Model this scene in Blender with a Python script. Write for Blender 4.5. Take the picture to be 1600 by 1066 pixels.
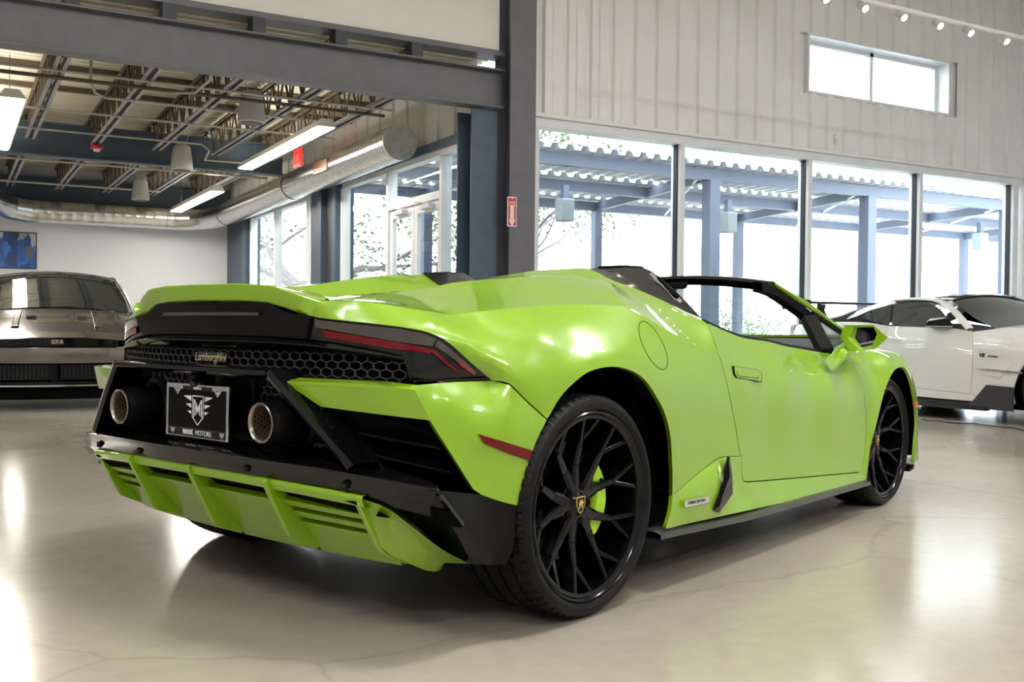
import bpy, bmesh, math, random
import numpy as np
from mathutils import Vector, Matrix
from mathutils.geometry import delaunay_2d_cdt
random.seed(7)
SC = bpy.context.scene
for o in list(bpy.data.objects): bpy.data.objects.remove(o)
COL = SC.collection
PI = math.pi
# ------------------------------------------------------------------ camera
CAM_F, CAM_H = 1565.0, 0.8986
CAM_AZ, CAM_PITCH, CAM_ROLL = math.radians(60.785), math.radians(-0.874), math.radians(0.537)
def _axes():
    F = np.array([math.cos(CAM_AZ)*math.cos(CAM_PITCH), math.sin(CAM_AZ)*math.cos(CAM_PITCH), math.sin(CAM_PITCH)])
    R = np.array([math.sin(CAM_AZ), -math.cos(CAM_AZ), 0.0]); U = np.cross(R, F)
    c, s = math.cos(CAM_ROLL), math.sin(CAM_ROLL)
    return F, R*c+U*s, U*c-R*s
cF, cR, cU = _axes()
cd = bpy.data.cameras.new('camera'); cam = bpy.data.objects.new('camera', cd); COL.objects.link(cam)
cd.sensor_width = 36; cd.lens = CAM_F/1600*36; cd.clip_start = .05; cd.clip_end = 300
M = Matrix(((cR[0], cU[0], -cF[0], 0), (cR[1], cU[1], -cF[1], 0), (cR[2], cU[2], -cF[2], CAM_H), (0, 0, 0, 1)))
cam.matrix_world = M
SC.camera = cam
# ------------------------------------------------------------------ sky, exposure, large lights
SC.view_settings.view_transform = 'Standard'; SC.view_settings.look = 'None'
SC.view_settings.gamma = 1; SC.view_settings.use_curve_mapping = False
SC.view_settings.exposure = 0.2
world = bpy.data.worlds.new('sky'); SC.world = world; world.use_nodes = True
wn = world.node_tree.nodes; wl = world.node_tree.links
bg = wn['Background']; bg.inputs['Color'].default_value = (.93, .97, 1, 1); bg.inputs['Strength'].default_value = 6.0
def area(name, loc, rot, sx, sy, power, col=(1, 1, 1)):
    l = bpy.data.lights.new(name, 'AREA'); l.shape = 'RECTANGLE'; l.size = sx; l.size_y = sy; l.energy = power; l.color = col
    o = bpy.data.objects.new(name, l); COL.objects.link(o); o.location = loc; o.rotation_euler = rot
    return o
sun = bpy.data.lights.new('sun', 'SUN'); sun.energy = 1.5; sun.angle = .2
so = bpy.data.objects.new('sun', sun); COL.objects.link(so); so.rotation_euler = (math.radians(35), math.radians(20), 0)
# ------------------------------------------------------------------ materials
MATS = {}
def mat(name, col, rough=.5, metal=0, coat=0, coat_r=.03, spec=.5, emit=None, es=0, noise=0, nscale=5, bump=0, bscale=40, rvar=0, stretch=None, alpha=None):
    if name in MATS: return MATS[name]
    m = bpy.data.materials.new(name); m.use_nodes = True; nt = m.node_tree; b = nt.nodes['Principled BSDF']
    b.inputs['Base Color'].default_value = (*col, 1); b.inputs['Roughness'].default_value = rough; b.inputs['Metallic'].default_value = metal
    b.inputs['Coat Weight'].default_value = coat; b.inputs['Coat Roughness'].default_value = coat_r; b.inputs['Specular IOR Level'].default_value = spec
    if emit: b.inputs['Emission Color'].default_value = (*emit, 1); b.inputs['Emission Strength'].default_value = es
    tc = nt.nodes.new('ShaderNodeTexCoord'); src = tc.outputs['Object']
    if stretch:
        mp = nt.nodes.new('ShaderNodeMapping'); mp.inputs['Scale'].default_value = stretch; nt.links.new(src, mp.inputs['Vector']); src = mp.outputs['Vector']
    nz = nt.nodes.new('ShaderNodeTexNoise'); nz.inputs['Scale'].default_value = nscale; nz.inputs['Detail'].default_value = 6
    nt.links.new(src, nz.inputs['Vector'])
    if noise >= 0:
        k = noise if noise else .02
        r = nt.nodes.new('ShaderNodeValToRGB'); e = r.color_ramp.elements
        e[0].position = .3; e[1].position = .7
        e[0].color = (*[max(0, c*(1-k)) for c in col], 1); e[1].color = (*[min(1, c*(1+k)) for c in col], 1)
        nt.links.new(nz.outputs['Fac'], r.inputs['Fac']); nt.links.new(r.outputs['Color'], b.inputs['Base Color'])
    if rvar:
        mr = nt.nodes.new('ShaderNodeMapRange'); mr.inputs['To Min'].default_value = max(0, rough-rvar); mr.inputs['To Max'].default_value = rough+rvar
        nt.links.new(nz.outputs['Fac'], mr.inputs['Value']); nt.links.new(mr.outputs['Result'], b.inputs['Roughness'])
    if bump:
        n2 = nt.nodes.new('ShaderNodeTexNoise'); n2.inputs['Scale'].default_value = bscale; nt.links.new(src, n2.inputs['Vector'])
        bp = nt.nodes.new('ShaderNodeBump'); bp.inputs['Strength'].default_value = bump; bp.inputs['Distance'].default_value = .01
        nt.links.new(n2.outputs['Fac'], bp.inputs['Height']); nt.links.new(bp.outputs['Normal'], b.inputs['Normal'])
    MATS[name] = m; return m
def glass(name, tint=(1, 1, 1), refl=1.0, rough=0.0, ior=1.45):
    if name in MATS: return MATS[name]
    m = bpy.data.materials.new(name); m.use_nodes = True; nt = m.node_tree; nt.nodes.clear()
    out = nt.nodes.new('ShaderNodeOutputMaterial'); mx = nt.nodes.new('ShaderNodeMixShader')
    t = nt.nodes.new('ShaderNodeBsdfTransparent'); t.inputs['Color'].default_value = (*tint, 1)
    g = nt.nodes.new('ShaderNodeBsdfGlossy'); g.inputs['Roughness'].default_value = rough; g.inputs['Color'].default_value = (refl, refl, refl, 1)
    fr = nt.nodes.new('ShaderNodeFresnel'); ge = nt.nodes.new('ShaderNodeNewGeometry')
    ma = nt.nodes.new('ShaderNodeMath'); ma.operation = 'MULTIPLY_ADD'; ma.inputs[1].default_value = -2; ma.inputs[2].default_value = 1
    pw = nt.nodes.new('ShaderNodeMath'); pw.operation = 'POWER'; pw.inputs[0].default_value = ior
    nt.links.new(ge.outputs['Backfacing'], ma.inputs[0]); nt.links.new(ma.outputs[0], pw.inputs[1]); nt.links.new(pw.outputs[0], fr.inputs['IOR'])
    nt.links.new(fr.outputs['Fac'], mx.inputs['Fac']); nt.links.new(t.outputs[0], mx.inputs[1]); nt.links.new(g.outputs[0], mx.inputs[2]); nt.links.new(mx.outputs[0], out.inputs['Surface'])
    MATS[name] = m; return m
# ------------------------------------------------------------------ object helpers
def tag(o, label=None, cat=None, group=None, kind=None):
    if label: o['label'] = label
    if cat: o['category'] = cat
    if group: o['group'] = group
    if kind: o['kind'] = kind
    return o
def empty(name, loc=(0, 0, 0), rz=0, parent=None):
    o = bpy.data.objects.new(name, None); COL.objects.link(o); o.location = loc; o.rotation_euler = (0, 0, rz); o.empty_display_size = .1
    if parent: o.parent = parent
    return o
def link(name, me, parent=None, loc=None, rot=None):
    o = bpy.data.objects.new(name, me); COL.objects.link(o)
    if parent: o.parent = parent
    if loc is not None: o.location = loc
    if rot is not None: o.rotation_euler = rot
    return o
def copy_tree(o, parent=None):
    c = o.copy(); COL.objects.link(c); c.parent = parent
    for ch in list(o.children): copy_tree(ch, c)
    return c
class MB:
    def __init__(s): s.v = []; s.f = []
    def add(s, vs, fs):
        n = len(s.v); s.v += [tuple(map(float, p)) for p in vs]; s.f += [tuple(i+n for i in q) for q in fs]; return s
    def box(s, a, b):
        x0, y0, z0 = [min(p, q) for p, q in zip(a, b)]; x1, y1, z1 = [max(p, q) for p, q in zip(a, b)]
        return s.add([(x0, y0, z0), (x1, y0, z0), (x1, y1, z0), (x0, y1, z0), (x0, y0, z1), (x1, y0, z1), (x1, y1, z1), (x0, y1, z1)],
                     [(0, 3, 2, 1), (4, 5, 6, 7), (0, 1, 5, 4), (1, 2, 6, 5), (2, 3, 7, 6), (3, 0, 4, 7)])
    def hexa(s, p):   # 8 corner points, bottom ring then top ring
        return s.add(p, [(0, 3, 2, 1), (4, 5, 6, 7), (0, 1, 5, 4), (1, 2, 6, 5), (2, 3, 7, 6), (3, 0, 4, 7)])
    def bar(s, a, b, w, h=None, up=(0, 0, 1)):
        h = h or w; a = np.array(a, float); b = np.array(b, float); d = b-a; d /= np.linalg.norm(d)
        u = np.array(up, float)
        if abs(d@u) > .98: u = np.array([1., 0, 0])
        r = np.cross(d, u); r /= np.linalg.norm(r); u = np.cross(r, d)
        P = [a-r*w/2-u*h/2, a+r*w/2-u*h/2, a+r*w/2+u*h/2, a-r*w/2+u*h/2]
        return s.hexa([*P, *[p+(b-a) for p in P]])
    def tube(s, path, r, n=8, cap=True):
        path = [np.array(p, float) for p in path]; rings = []
        rr = r if hasattr(r, '__len__') else [r]*len(path)
        prev = None
        for i, p in enumerate(path):
            d = path[min(i+1, len(path)-1)]-path[max(i-1, 0)]; d /= (np.linalg.norm(d)+1e-12)
            if prev is None:
                u = np.array([0, 0, 1.]) if abs(d[2]) < .9 else np.array([1., 0, 0])
            else: u = prev
            a = np.cross(d, u); a /= (np.linalg.norm(a)+1e-12); u = np.cross(a, d); prev = u
            rings.append([p+rr[i]*(a*math.cos(2*PI*k/n)+u*math.sin(2*PI*k/n)) for k in range(n)])
        vs = [q for g in rings for q in g]; fs = []
        for i in range(len(path)-1):
            for k in range(n): fs.append((i*n+k, i*n+(k+1) % n, (i+1)*n+(k+1) % n, (i+1)*n+k))
        if cap: fs += [tuple(range(n))[::-1], tuple(range((len(path)-1)*n, len(path)*n))]
        return s.add(vs, fs)
    def prism(s, poly, d, cap=True):   # 3d polygon, extruded by vector d
        n = len(poly); d = np.array(d, float)
        vs = [np.array(p, float) for p in poly]; vs = vs+[p+d for p in vs]
        fs = [(i, (i+1) % n, (i+1) % n+n, i+n) for i in range(n)]
        if cap: fs += [tuple(range(n))[::-1], tuple(range(n, 2*n))]
        return s.add(vs, fs)
    def lathe(s, prof, n=48, axis='y', center=(0, 0, 0), close=False):  # prof: (r, h)
        vs = []; fs = []; m = len(prof)
        for k in range(n):
            c, q = math.cos(2*PI*k/n), math.sin(2*PI*k/n)
            for r, h in prof:
                if axis == 'y': v = (r*c, h, r*q)
                elif axis == 'z': v = (r*c, r*q, h)
                else: v = (h, r*c, r*q)
                vs.append(tuple(p+o for p, o in zip(v, center)))
        mm = m if close else m-1
        for k in range(n):
            k2 = (k+1) % n
            for j in range(mm): fs.append((k*m+j, k*m+(j+1) % m, k2*m+(j+1) % m, k2*m+j))
        return s.add(vs, fs)
    def grid(s, rows, closed=False):
        n = len(rows[0]); vs = [p for r in rows for p in r]; fs = []
        for i in range(len(rows)-1):
            for j in range(n if closed else n-1): fs.append((i*n+j, i*n+(j+1) % n, (i+1)*n+(j+1) % n, (i+1)*n+j))
        return s.add(vs, fs)
    def mirror(s):
        n = len(s.v); s.v += [(x, -y, z) for x, y, z in s.v]; s.f += [tuple(i+n for i in q[::-1]) for q in s.f]; return s
    def mesh(s, name, m, smooth=False, angle=35, recalc=True):
        me = bpy.data.meshes.new(name); me.from_pydata(s.v, [], s.f); me.update()
        if recalc:
            bm = bmesh.new(); bm.from_mesh(me); bmesh.ops.remove_doubles(bm, verts=bm.verts, dist=1e-5); bmesh.ops.recalc_face_normals(bm, faces=bm.faces); bm.to_mesh(me); bm.free()
        if m: me.materials.append(m)
        if smooth:
            me.polygons.foreach_set('use_smooth', [True]*len(me.polygons))
            if angle < 180:
                try: me.set_sharp_from_angle(angle=math.radians(angle))
                except Exception: pass
        return me
    def build(s, name, m, parent=None, smooth=False, angle=35, loc=None, rot=None, bevel=0, recalc=True, seg=2):
        o = link(name, s.mesh(name, m, smooth, angle, recalc), parent, loc, rot)
        if bevel:
            b = o.modifiers.new('bevel', 'BEVEL'); b.width = bevel; b.segments = seg; b.limit_method = 'ANGLE'; b.angle_limit = math.radians(35); b.harden_normals = False
        return o
def B(name, a, b, m, parent=None, bevel=0):
    return MB().box(a, b).build(name, m, parent, bevel=bevel)
def text_mesh(name, txt, size, m, parent, mw, depth=.001, align='CENTER', shear=0, bold=0, spacing=1.0):
    cu = bpy.data.curves.new(name, 'FONT'); cu.body = txt; cu.size = size; cu.extrude = depth; cu.align_x = align; cu.align_y = 'CENTER'; cu.shear = shear; cu.offset = bold; cu.resolution_u = 3; cu.space_character = spacing
    t = bpy.data.objects.new(name+'_tmp', cu); COL.objects.link(t)
    dg = bpy.context.evaluated_depsgraph_get(); dg.update()
    me = bpy.data.meshes.new_from_object(t.evaluated_get(dg)); bpy.data.objects.remove(t); bpy.data.curves.remove(cu)
    me.name = name; me.materials.clear(); me.materials.append(m)
    o = link(name, me, parent); o.matrix_local = mw
    return o
def frame_mat(origin, right, up):
    r = np.array(right, float); r /= np.linalg.norm(r); u = np.array(up, float); u -= r*(r@u); u /= np.linalg.norm(u); n = np.cross(r, u)
    return Matrix(((r[0], u[0], n[0], origin[0]), (r[1], u[1], n[1], origin[1]), (r[2], u[2], n[2], origin[2]), (0, 0, 0, 1)))
# ================================================================== ROOM
YW, HW = 9.4, 3.15          # glazed wall of the showroom and its window head
XW2 = 4.9                   # glazed side wall of the annexe
YB = 20.7                   # back wall of the annexe
XR, XL, YF, ZC = 14.25, -7.0, -8.0, 6.4
DECK = 3.78
m_floor = mat('polished_concrete', (.40, .36, .305), rough=.17, noise=.17, nscale=.55, rvar=.07, spec=.6, bump=.02, bscale=2.5)
def floor_detail(m):
    nt = m.node_tree; b = nt.nodes['Principled BSDF']; tc = nt.nodes.new('ShaderNodeTexCoord')
    src = [l for l in nt.links if l.to_socket == b.inputs['Base Color']][0].from_socket
    n2 = nt.nodes.new('ShaderNodeTexNoise'); n2.inputs['Scale'].default_value = 14; n2.inputs['Detail'].default_value = 8
    vo = nt.nodes.new('ShaderNodeTexVoronoi'); vo.feature = 'DISTANCE_TO_EDGE'; vo.inputs['Scale'].default_value = .32
    wv = nt.nodes.new('ShaderNodeTexNoise'); wv.inputs['Scale'].default_value = 2.2; wv.inputs['Detail'].default_value = 8
    mixv = nt.nodes.new('ShaderNodeMixRGB'); mixv.inputs[0].default_value = .22
    for n in (n2, wv): nt.links.new(tc.outputs['Object'], n.inputs['Vector'])
    nt.links.new(tc.outputs['Object'], mixv.inputs[1]); nt.links.new(wv.outputs['Color'], mixv.inputs[2]); nt.links.new(mixv.outputs[0], vo.inputs['Vector'])
    cr = nt.nodes.new('ShaderNodeValToRGB'); cr.color_ramp.elements[0].position = 0; cr.color_ramp.elements[0].color = (.86, .86, .86, 1); cr.color_ramp.elements[1].position = .0018; cr.color_ramp.elements[1].color = (1, 1, 1, 1)
    nt.links.new(vo.outputs['Distance'], cr.inputs['Fac'])
    ra = nt.nodes.new('ShaderNodeValToRGB'); ra.color_ramp.elements[0].color = (.86, .86, .86, 1); ra.color_ramp.elements[1].color = (1.1, 1.08, 1.04, 1)
    nt.links.new(n2.outputs['Fac'], ra.inputs['Fac'])
    m1 = nt.nodes.new('ShaderNodeMixRGB'); m1.blend_type = 'MULTIPLY'; m1.inputs[0].default_value = 1
    m2 = nt.nodes.new('ShaderNodeMixRGB'); m2.blend_type = 'MULTIPLY'; m2.inputs[0].default_value = 1
    nt.links.new(src, m1.inputs[1]); nt.links.new(ra.outputs[0], m1.inputs[2]); nt.links.new(m1.outputs[0], m2.inputs[1]); nt.links.new(cr.outputs[0], m2.inputs[2])
    nt.links.new(m2.outputs[0], b.inputs['Base Color'])
floor_detail(m_floor)
m_white = mat('white_wall_paint', (.80, .82, .86), rough=.6, noise=.015, nscale=3)
m_cream = mat('cream_wall_paint', (.82, .79, .73), rough=.6, noise=.02, nscale=2)
m_panel = mat('ribbed_wall_metal', (.86, .86, .85), rough=.45, noise=.03, nscale=2)
m_steel = mat('charcoal_steel_paint', (.125, .125, .142), rough=.45, noise=.08, nscale=6)
m_bsteel = mat('slate_blue_steel_paint', (.065, .10, .145), rough=.5, noise=.08, nscale=6)
m_dsteel = mat('dark_steel', (.035, .04, .05), rough=.5, noise=.1, nscale=6)
m_alu = mat('anodised_aluminium', (.80, .83, .86), rough=.4, metal=0, noise=.04)
m_gasket = mat('black_gasket', (.02, .025, .03), rough=.6)
m_pane = glass('window_glass', (.93, .97, .97), 1, 0, 1.35)
m_deck = mat('cream_metal_deck', (.62, .60, .47), rough=.5, noise=.08, nscale=3)
m_joist = mat('brown_joist_paint', (.115, .085, .06), rough=.5, noise=.15, nscale=8)
m_jgrey = mat('grey_joist_paint', (.33, .33, .36), rough=.45, noise=.1, nscale=8)
m_conduit = mat('grey_conduit', (.50, .49, .45), rough=.4, metal=.4)
m_galv = mat('galvanised_steel', (.62, .63, .63), rough=.24, metal=1, noise=.1, nscale=14, bump=.05, bscale=6)
m_ceil = mat('white_ceiling_paint', (.80, .79, .76), rough=.7, noise=.03)
def struct(o): o['kind'] = 'structure'; return o
# floor as cast concrete bays with saw cut joints
fl = struct(empty('floor'))
for i, (x0, x1) in enumerate(((-7.2, 4.98), (4.986, 14.4))):
    for j, (y0, y1) in enumerate(((-8.2, 9.6), (9.606, 20.9))):
        if x0 > 4 and y0 > 9: continue
        B('slab', (x0, y0, -.2), (x1, y1, 0), m_floor, fl)
B('slab_joint', (-7.2, -8.2, -.21), (14.4, 20.9, -.012), m_gasket, fl)
# ---- showroom ceiling and the walls behind the camera
B('ceiling', (XL, YF, ZC), (XR, YW+.3, ZC+.15), m_ceil)['kind'] = 'structure'
struct(B('wall_left', (XL-.2, YF, 0), (XL, YB+.2, ZC), mat('mid_grey_wall_paint', (.42, .42, .43), rough=.6)))
struct(B('wall_front', (XL, YF-.2, 0), (XR, YF, ZC), mat('mid_grey_wall_paint', (.42, .42, .43), rough=.6)))
wr = struct(empty('wall_right'))
B('wall_panel', (XR, YF, 0), (XR+.2, YW+.3, ZC), m_white, wr)
# ---- ribbed wall above the windows
wb = struct(empty('wall_back'))
def rib_profile(x0, n, pitch=.305):
    pts = []
    for i in range(n):
        x = x0+i*pitch
        pts += [(x, 0), (x+.100, 0), (x+.122, .0), (x+.128, .005), (x+.140, .005), (x+.146, 0), (x+.165, 0), (x+.180, -.045), (x+.270, -.045), (x+.290, 0)]
    return pts
def rib_panel(x0, n, z0, z1, pitch=.305):
    pr = rib_profile(x0, n, pitch)+[(x0+n*pitch-.003, -.0)]
    rows = [[(x, YW-.02+d, z) for x, d in pr] for z in (z0, z1)]
    mb = MB().grid(rows)
    mb.build('wall_panel', m_panel, wb)
CX0, CX1, CZ0, CZ1 = 9.53, 12.21, 3.935, 4.635
B('wall_core', (5.42, YW+.02, HW+.02), (CX0-.03, YW+.22, ZC), m_panel, wb); B('wall_core', (CX1+.03, YW+.02, HW+.02), (XR, YW+.22, ZC), m_panel, wb)
B('wall_core', (CX0-.03, YW+.02, HW+.02), (CX1+.03, YW+.22, CZ0-.03), m_panel, wb); B('wall_core', (CX0-.03, YW+.02, CZ1+.03), (CX1+.03, YW+.22, ZC), m_panel, wb)
for i in range(29):
    x = 5.42+i*.305
    if x+.305 < CX0+.05 or x > CX1-.03: rib_panel(x, 1, HW+.055, ZC)
    else: rib_panel(x, 1, HW+.055, CZ0-.03); rib_panel(x, 1, CZ1+.03, ZC)
B('drip_flashing', (5.42, YW-.07, HW+.012), (XR, YW+.02, HW+.055), m_panel, wb, bevel=.006)
# clerestory window
def pane(parent, a, b): return B('pane', a, b, m_pane, parent)
w = struct(empty('window_2'))
mw_ = mat('white_window_frame', (.82, .84, .86), rough=.4)
for a, b in (((CX0-.03, YW-.06, CZ0-.03), (CX1+.03, YW+.22, CZ0+.0)), ((CX0-.03, YW-.06, CZ1), (CX1+.03, YW+.22, CZ1+.03)), ((CX0-.03, YW-.06, CZ0), (CX0, YW+.22, CZ1)), ((CX1, YW-.06, CZ0), (CX1+.03, YW+.22, CZ1))):
    B('window_reveal', a, b, mw_, w)
for x in (CX0, (CX0+CX1)/2-.03, CX1-.06): B('mullion', (x, YW+.13, CZ0), (x+.06, YW+.2, CZ1), m_alu, w)
for z in (CZ0, CZ1-.05): B('rail', (CX0+.06, YW+.13, z), (CX1-.06, YW+.2, z+.05), m_alu, w)
for a in (CX0+.06, (CX0+CX1)/2+.03): pane(w, (a, YW+.16, CZ0+.05), (a+(CX1-CX0)/2-.09, YW+.17, CZ1-.05))
# big storefront window, four panes
w = struct(empty('window_1'))
mx = [5.50, 7.53, 9.60, 11.71, 13.80]
B('sill', (5.42, YW-.02, 0), (13.95, YW+.16, .10), m_alu, w)
B('head_rail', (5.42, YW-.03, HW-.09), (13.95, YW+.15, HW+.01), m_alu, w, bevel=.004)
for i, x in enumerate(mx):
    wd = .12 if i in (0, 4) else .07
    B('mullion', (x-wd/2, YW-.03, .10), (x+wd/2, YW+.15, HW-.09), m_alu, w, bevel=.004)
    for s in (-1, 1):
        if (i == 0 and s < 0) or (i == 4 and s > 0): continue
        B('gasket', (x+s*wd/2, YW+.02, .10), (x+s*(wd/2+.014), YW+.09, HW-.09), m_gasket, w)
for i in range(4): pane(w, (mx[i]+(.06 if i == 0 else .035)+.014, YW+.05, .10), (mx[i+1]-(.06 if i == 3 else .035)-.014, YW+.06, HW-.09))
B('jamb', (13.95, YW-.05, 0), (XR, YW+.22, HW+.02), m_panel, wb)
# ---- wall over the opening to the annexe, big beam, columns
wo = struct(empty('wall_upper'))
B('wall_board', (XL, YW-.05, 3.80), (5.04, YW+.15, ZC), m_cream, wo)
B('bearing_plate', (XL, YW-.07, 3.745), (5.10, YW+.17, 3.80), m_steel, wo)
def ibeam(name, a, b, h, w, tf, tw, m, label, cat='beam', axis='x'):
    o = empty(name, ((a[0]+b[0])/2, (a[1]+b[1])/2, a[2])); L = (b[0]-a[0]) if axis == 'x' else (b[1]-a[1])
    def bx(n, u, z0, z1):
        if axis == 'x': B(n, (-L/2, -u/2, z0), (L/2, u/2, z1), m, o, bevel=.003)
        else: B(n, (-u/2, -L/2, z0), (u/2, L/2, z1), m, o, bevel=.003)
    bx('flange', w, 0, tf); bx('web', tw, tf, h-tf); bx('flange', w, h-tf, h)
    return tag(o, label, cat)
ibeam('steel_beam', (XL, YW, 3.19), (5.09, YW, 3.19), .41, .20, .022, .03, m_steel, 'long charcoal steel beam spanning the opening under the cream wall')
# bearing seats on the beam with bright gaps between
for i, x in enumerate([.89+.8*k for k in range(-3, 6)]):
    pass
def hcol(name, x0, x1, y0, y1, z1, m, label, m2=None):
    o = empty(name, ((x0+x1)/2, (y0+y1)/2, 0)); w_, d_ = (x1-x0)/2, (y1-y0)/2
    B('flange', (-w_, -d_, 0), (w_, -d_+.025, z1), m, o, bevel=.003); B('flange', (-w_, d_-.025, 0), (w_, d_, z1), m, o, bevel=.003)
    B('web', (-.012, -d_+.025, 0), (.012, d_-.025, z1), m2 or m, o)
    return tag(o, label, 'column')
hcol('steel_column', 5.10, 5.41, YW-.20, YW+.16, ZC-.01, m_steel, 'tall charcoal steel column carrying the red and white arrow sign')
hcol('steel_column', 4.74, 5.05, YW-.02, YW+.33, 3.185, m_bsteel, 'dark blue steel column under the end of the big beam')
# connection plate on beam end
# ---- annexe shell
wk = struct(B('wall_end', (XL, YB, 0), (XW2+.25, YB+.2, DECK), m_white))
# annexe side wall (glazed): columns / headers
ws = struct(empty('wall_side'))
def wseg(n, y0, y1, z0, z1, m, d=.2, x=XW2): return B(n, (x, y0, z0), (x+d, y1, z1), m, ws)
HW2 = 2.93
for i in range(24):   # ribbed cladding over the side windows
    y = 9.75+i*.457
    B('wall_panel', (XW2+.03, y, HW2), (XW2+.09, y+.30, DECK), m_panel, ws); B('wall_panel', (XW2+.065, y+.30, HW2), (XW2+.1, y+.457, DECK), m_panel, ws)
wseg('header', 9.6, YB, HW2-.01, HW2+.09, m_bsteel, .14, XW2-.03)
wseg('pier', 13.86, 15.22, 0, HW2, m_bsteel); wseg('pier', 18.92, YB, 0, HW2, m_bsteel)
wseg('pier_flange', 13.86, 14.02, 0, HW2, m_bsteel, .08, XW2-.085); wseg('pier_flange', 14.5, 14.66, 0, HW2, m_bsteel, .08, XW2-.085); wseg('pier_recess', 14.1, 14.46, 0, HW2, m_dsteel, .02, XW2-.02)
wseg('pier_flange', 18.95, 19.2, 0, HW2, m_bsteel, .08, XW2-.08)
def storefront(name, y0, y1, mull, z0=.1, z1=HW2-.01):
    w = struct(empty(name))
    B('head_rail', (XW2, y0, z1-.07), (XW2+.12, y1, z1), m_alu, w); B('sill', (XW2, y0, 0), (XW2+.12, y1, z0), m_alu, w)
    ys = [y0]+mull+[y1]
    for y in ys: B('mullion', (XW2-.01, y-.035, z0), (XW2+.12, y+.035, z1-.07), m_alu, w, bevel=.004)
    return w, ys
w, ys = storefront('window_3', 15.26, 18.86, [15.42, 17.25])
for a, b in ((15.455, 17.215), (17.285, 18.825)): pane(w, (XW2+.05, a, .1), (XW2+.06, b, HW2-.08))
w, ys = storefront('window_4', 9.72, 13.82, [10.46, 12.08])
for a, b in ((9.755, 10.425), (12.115, 13.785)): pane(w, (XW2+.05, a, .1), (XW2+.06, b, HW2-.08))
B('transom', (XW2-.01, 10.495, 2.36), (XW2+.12, 12.045, 2.45), m_alu, w); pane(w, (XW2+.05, 10.495, 2.45), (XW2+.06, 12.045, HW2-.08))
d = struct(empty('door_1'))
for k, (a, b) in enumerate(((10.495, 11.265), (11.275, 12.045))):
    lf = MB()
    for q in (((XW2+.02, a, .02), (XW2+.07, a+.09, 2.35)), ((XW2+.02, b-.09, .02), (XW2+.07, b, 2.35)), ((XW2+.02, a+.09, .02), (XW2+.07, b-.09, .26)), ((XW2+.02, a+.09, 2.24), (XW2+.07, b-.09, 2.35))): lf.box(*q)
    l = lf.build('door_leaf', m_alu, d, bevel=.003)
    B('pane', (XW2+.04, a+.09, .26), (XW2+.05, b-.09, 2.24), m_pane, l)
    B('closer', (XW2-.05, a+.2, 2.27), (XW2+.018, a+.5, 2.33), m_alu, l, bevel=.008)
    MB().tube([(XW2-.02, a+.12, 2.31), (XW2-.16, a+.35, 2.34), (XW2-.05, a+.6, 2.37)], .009, 6).build('closer_arm', m_alu, l)
    yy = b-.05 if k == 0 else a+.05
    MB().tube([(XW2+.015, yy, .95), (XW2-.05, yy, .95), (XW2-.05, yy, 1.35), (XW2+.015, yy, 1.35)], .012, 8).build('door_handle', m_galv, l)
# ---- annexe roof: metal deck, joists, girders
ca = struct(empty('ceiling_annexe'))
def deck_sheet(y0, n):
    pts = []
    for i in range(n):
        y = y0+i*.152
        pts += [(y, 0), (y+.05, 0), (y+.066, .038), (y+.136, .038), (y+.152, 0)]
    rows = [[(x, y, DECK+dz) for y, dz in pts] for x in (XL, XW2+.2)]
    MB().grid(rows).build('deck_sheet', m_deck, ca)
yy = YW+.15
while yy < YB: deck_sheet(yy, 6); yy += 6*.152
B('roof_slab', (XL, YW+.15, DECK+.06), (XW2+.25, YB+.2, DECK+.2), m_deck, ca)
def joist(x, y0, y1, zb, zt, m, mbm):
    o = MB()
    for s in (-1, 1):
        o.box((x+s*.012, y0, zt-.05), (x+s*.055, y1, zt-.042)); o.box((x+s*.012, y0, zt-.05), (x+s*.018, y1, zt))
    n = max(4, int((y1-y0)/.45)); st = (y1-y0)/n
    for i in range(n):
        o.bar((x, y0+i*st, zt-.03), (x, y0+(i+.5)*st, zb+.03), .022); o.bar((x, y0+(i+.5)*st, zb+.03), (x, y0+(i+1)*st, zt-.03), .022)
        o.bar((x, y0+(i+.5)*st, zb+.03), (x, y0+(i+.5)*st, zt-.03), .016)
    j = o.build('joist', m, ca)
    c = MB()
    for s in (-1, 1):
        c.box((x+s*.014, y0+.35, zb), (x+s*.062, y1-.25, zb+.008)); c.box((x+s*.014, y0+.35, zb), (x+s*.022, y1-.25, zb+.06))
    c.build('bottom_chord', mbm, j)
JX = [.89+.8*k for k in range(-5, 6)]
for k, x in enumerate(JX):
    if x > 4.7: continue
    joist(x, YW+.0, 14.92, 3.30, 3.745, m_joist, m_jgrey); joist(x, 15.18, 20.30, 3.30, 3.745, m_joist, m_jgrey)
    B('joist_seat', (x-.06, YW-.08, 3.602), (x+.06, YW+.1, 3.745), m_dsteel, ca)
ibeam('girder', (XL, 15.05, 3.14), (4.38, 15.05, 3.14), .46, .2, .025, .03, m_bsteel, 'dark steel girder across the middle of the annexe ceiling')
ibeam('girder', (XL, 20.45, 3.10), (XW2-.02, 20.45, 3.13), .46, .2, .025, .03, m_bsteel, 'dark steel girder along the white end wall')
for y in (10.2, 11.2, 12.3, 13.4, 16.2, 17.4, 18.6): B('purlin', (XL, y, 3.715), (XW2, y+.07, 3.777), m_joist, ca)
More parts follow.
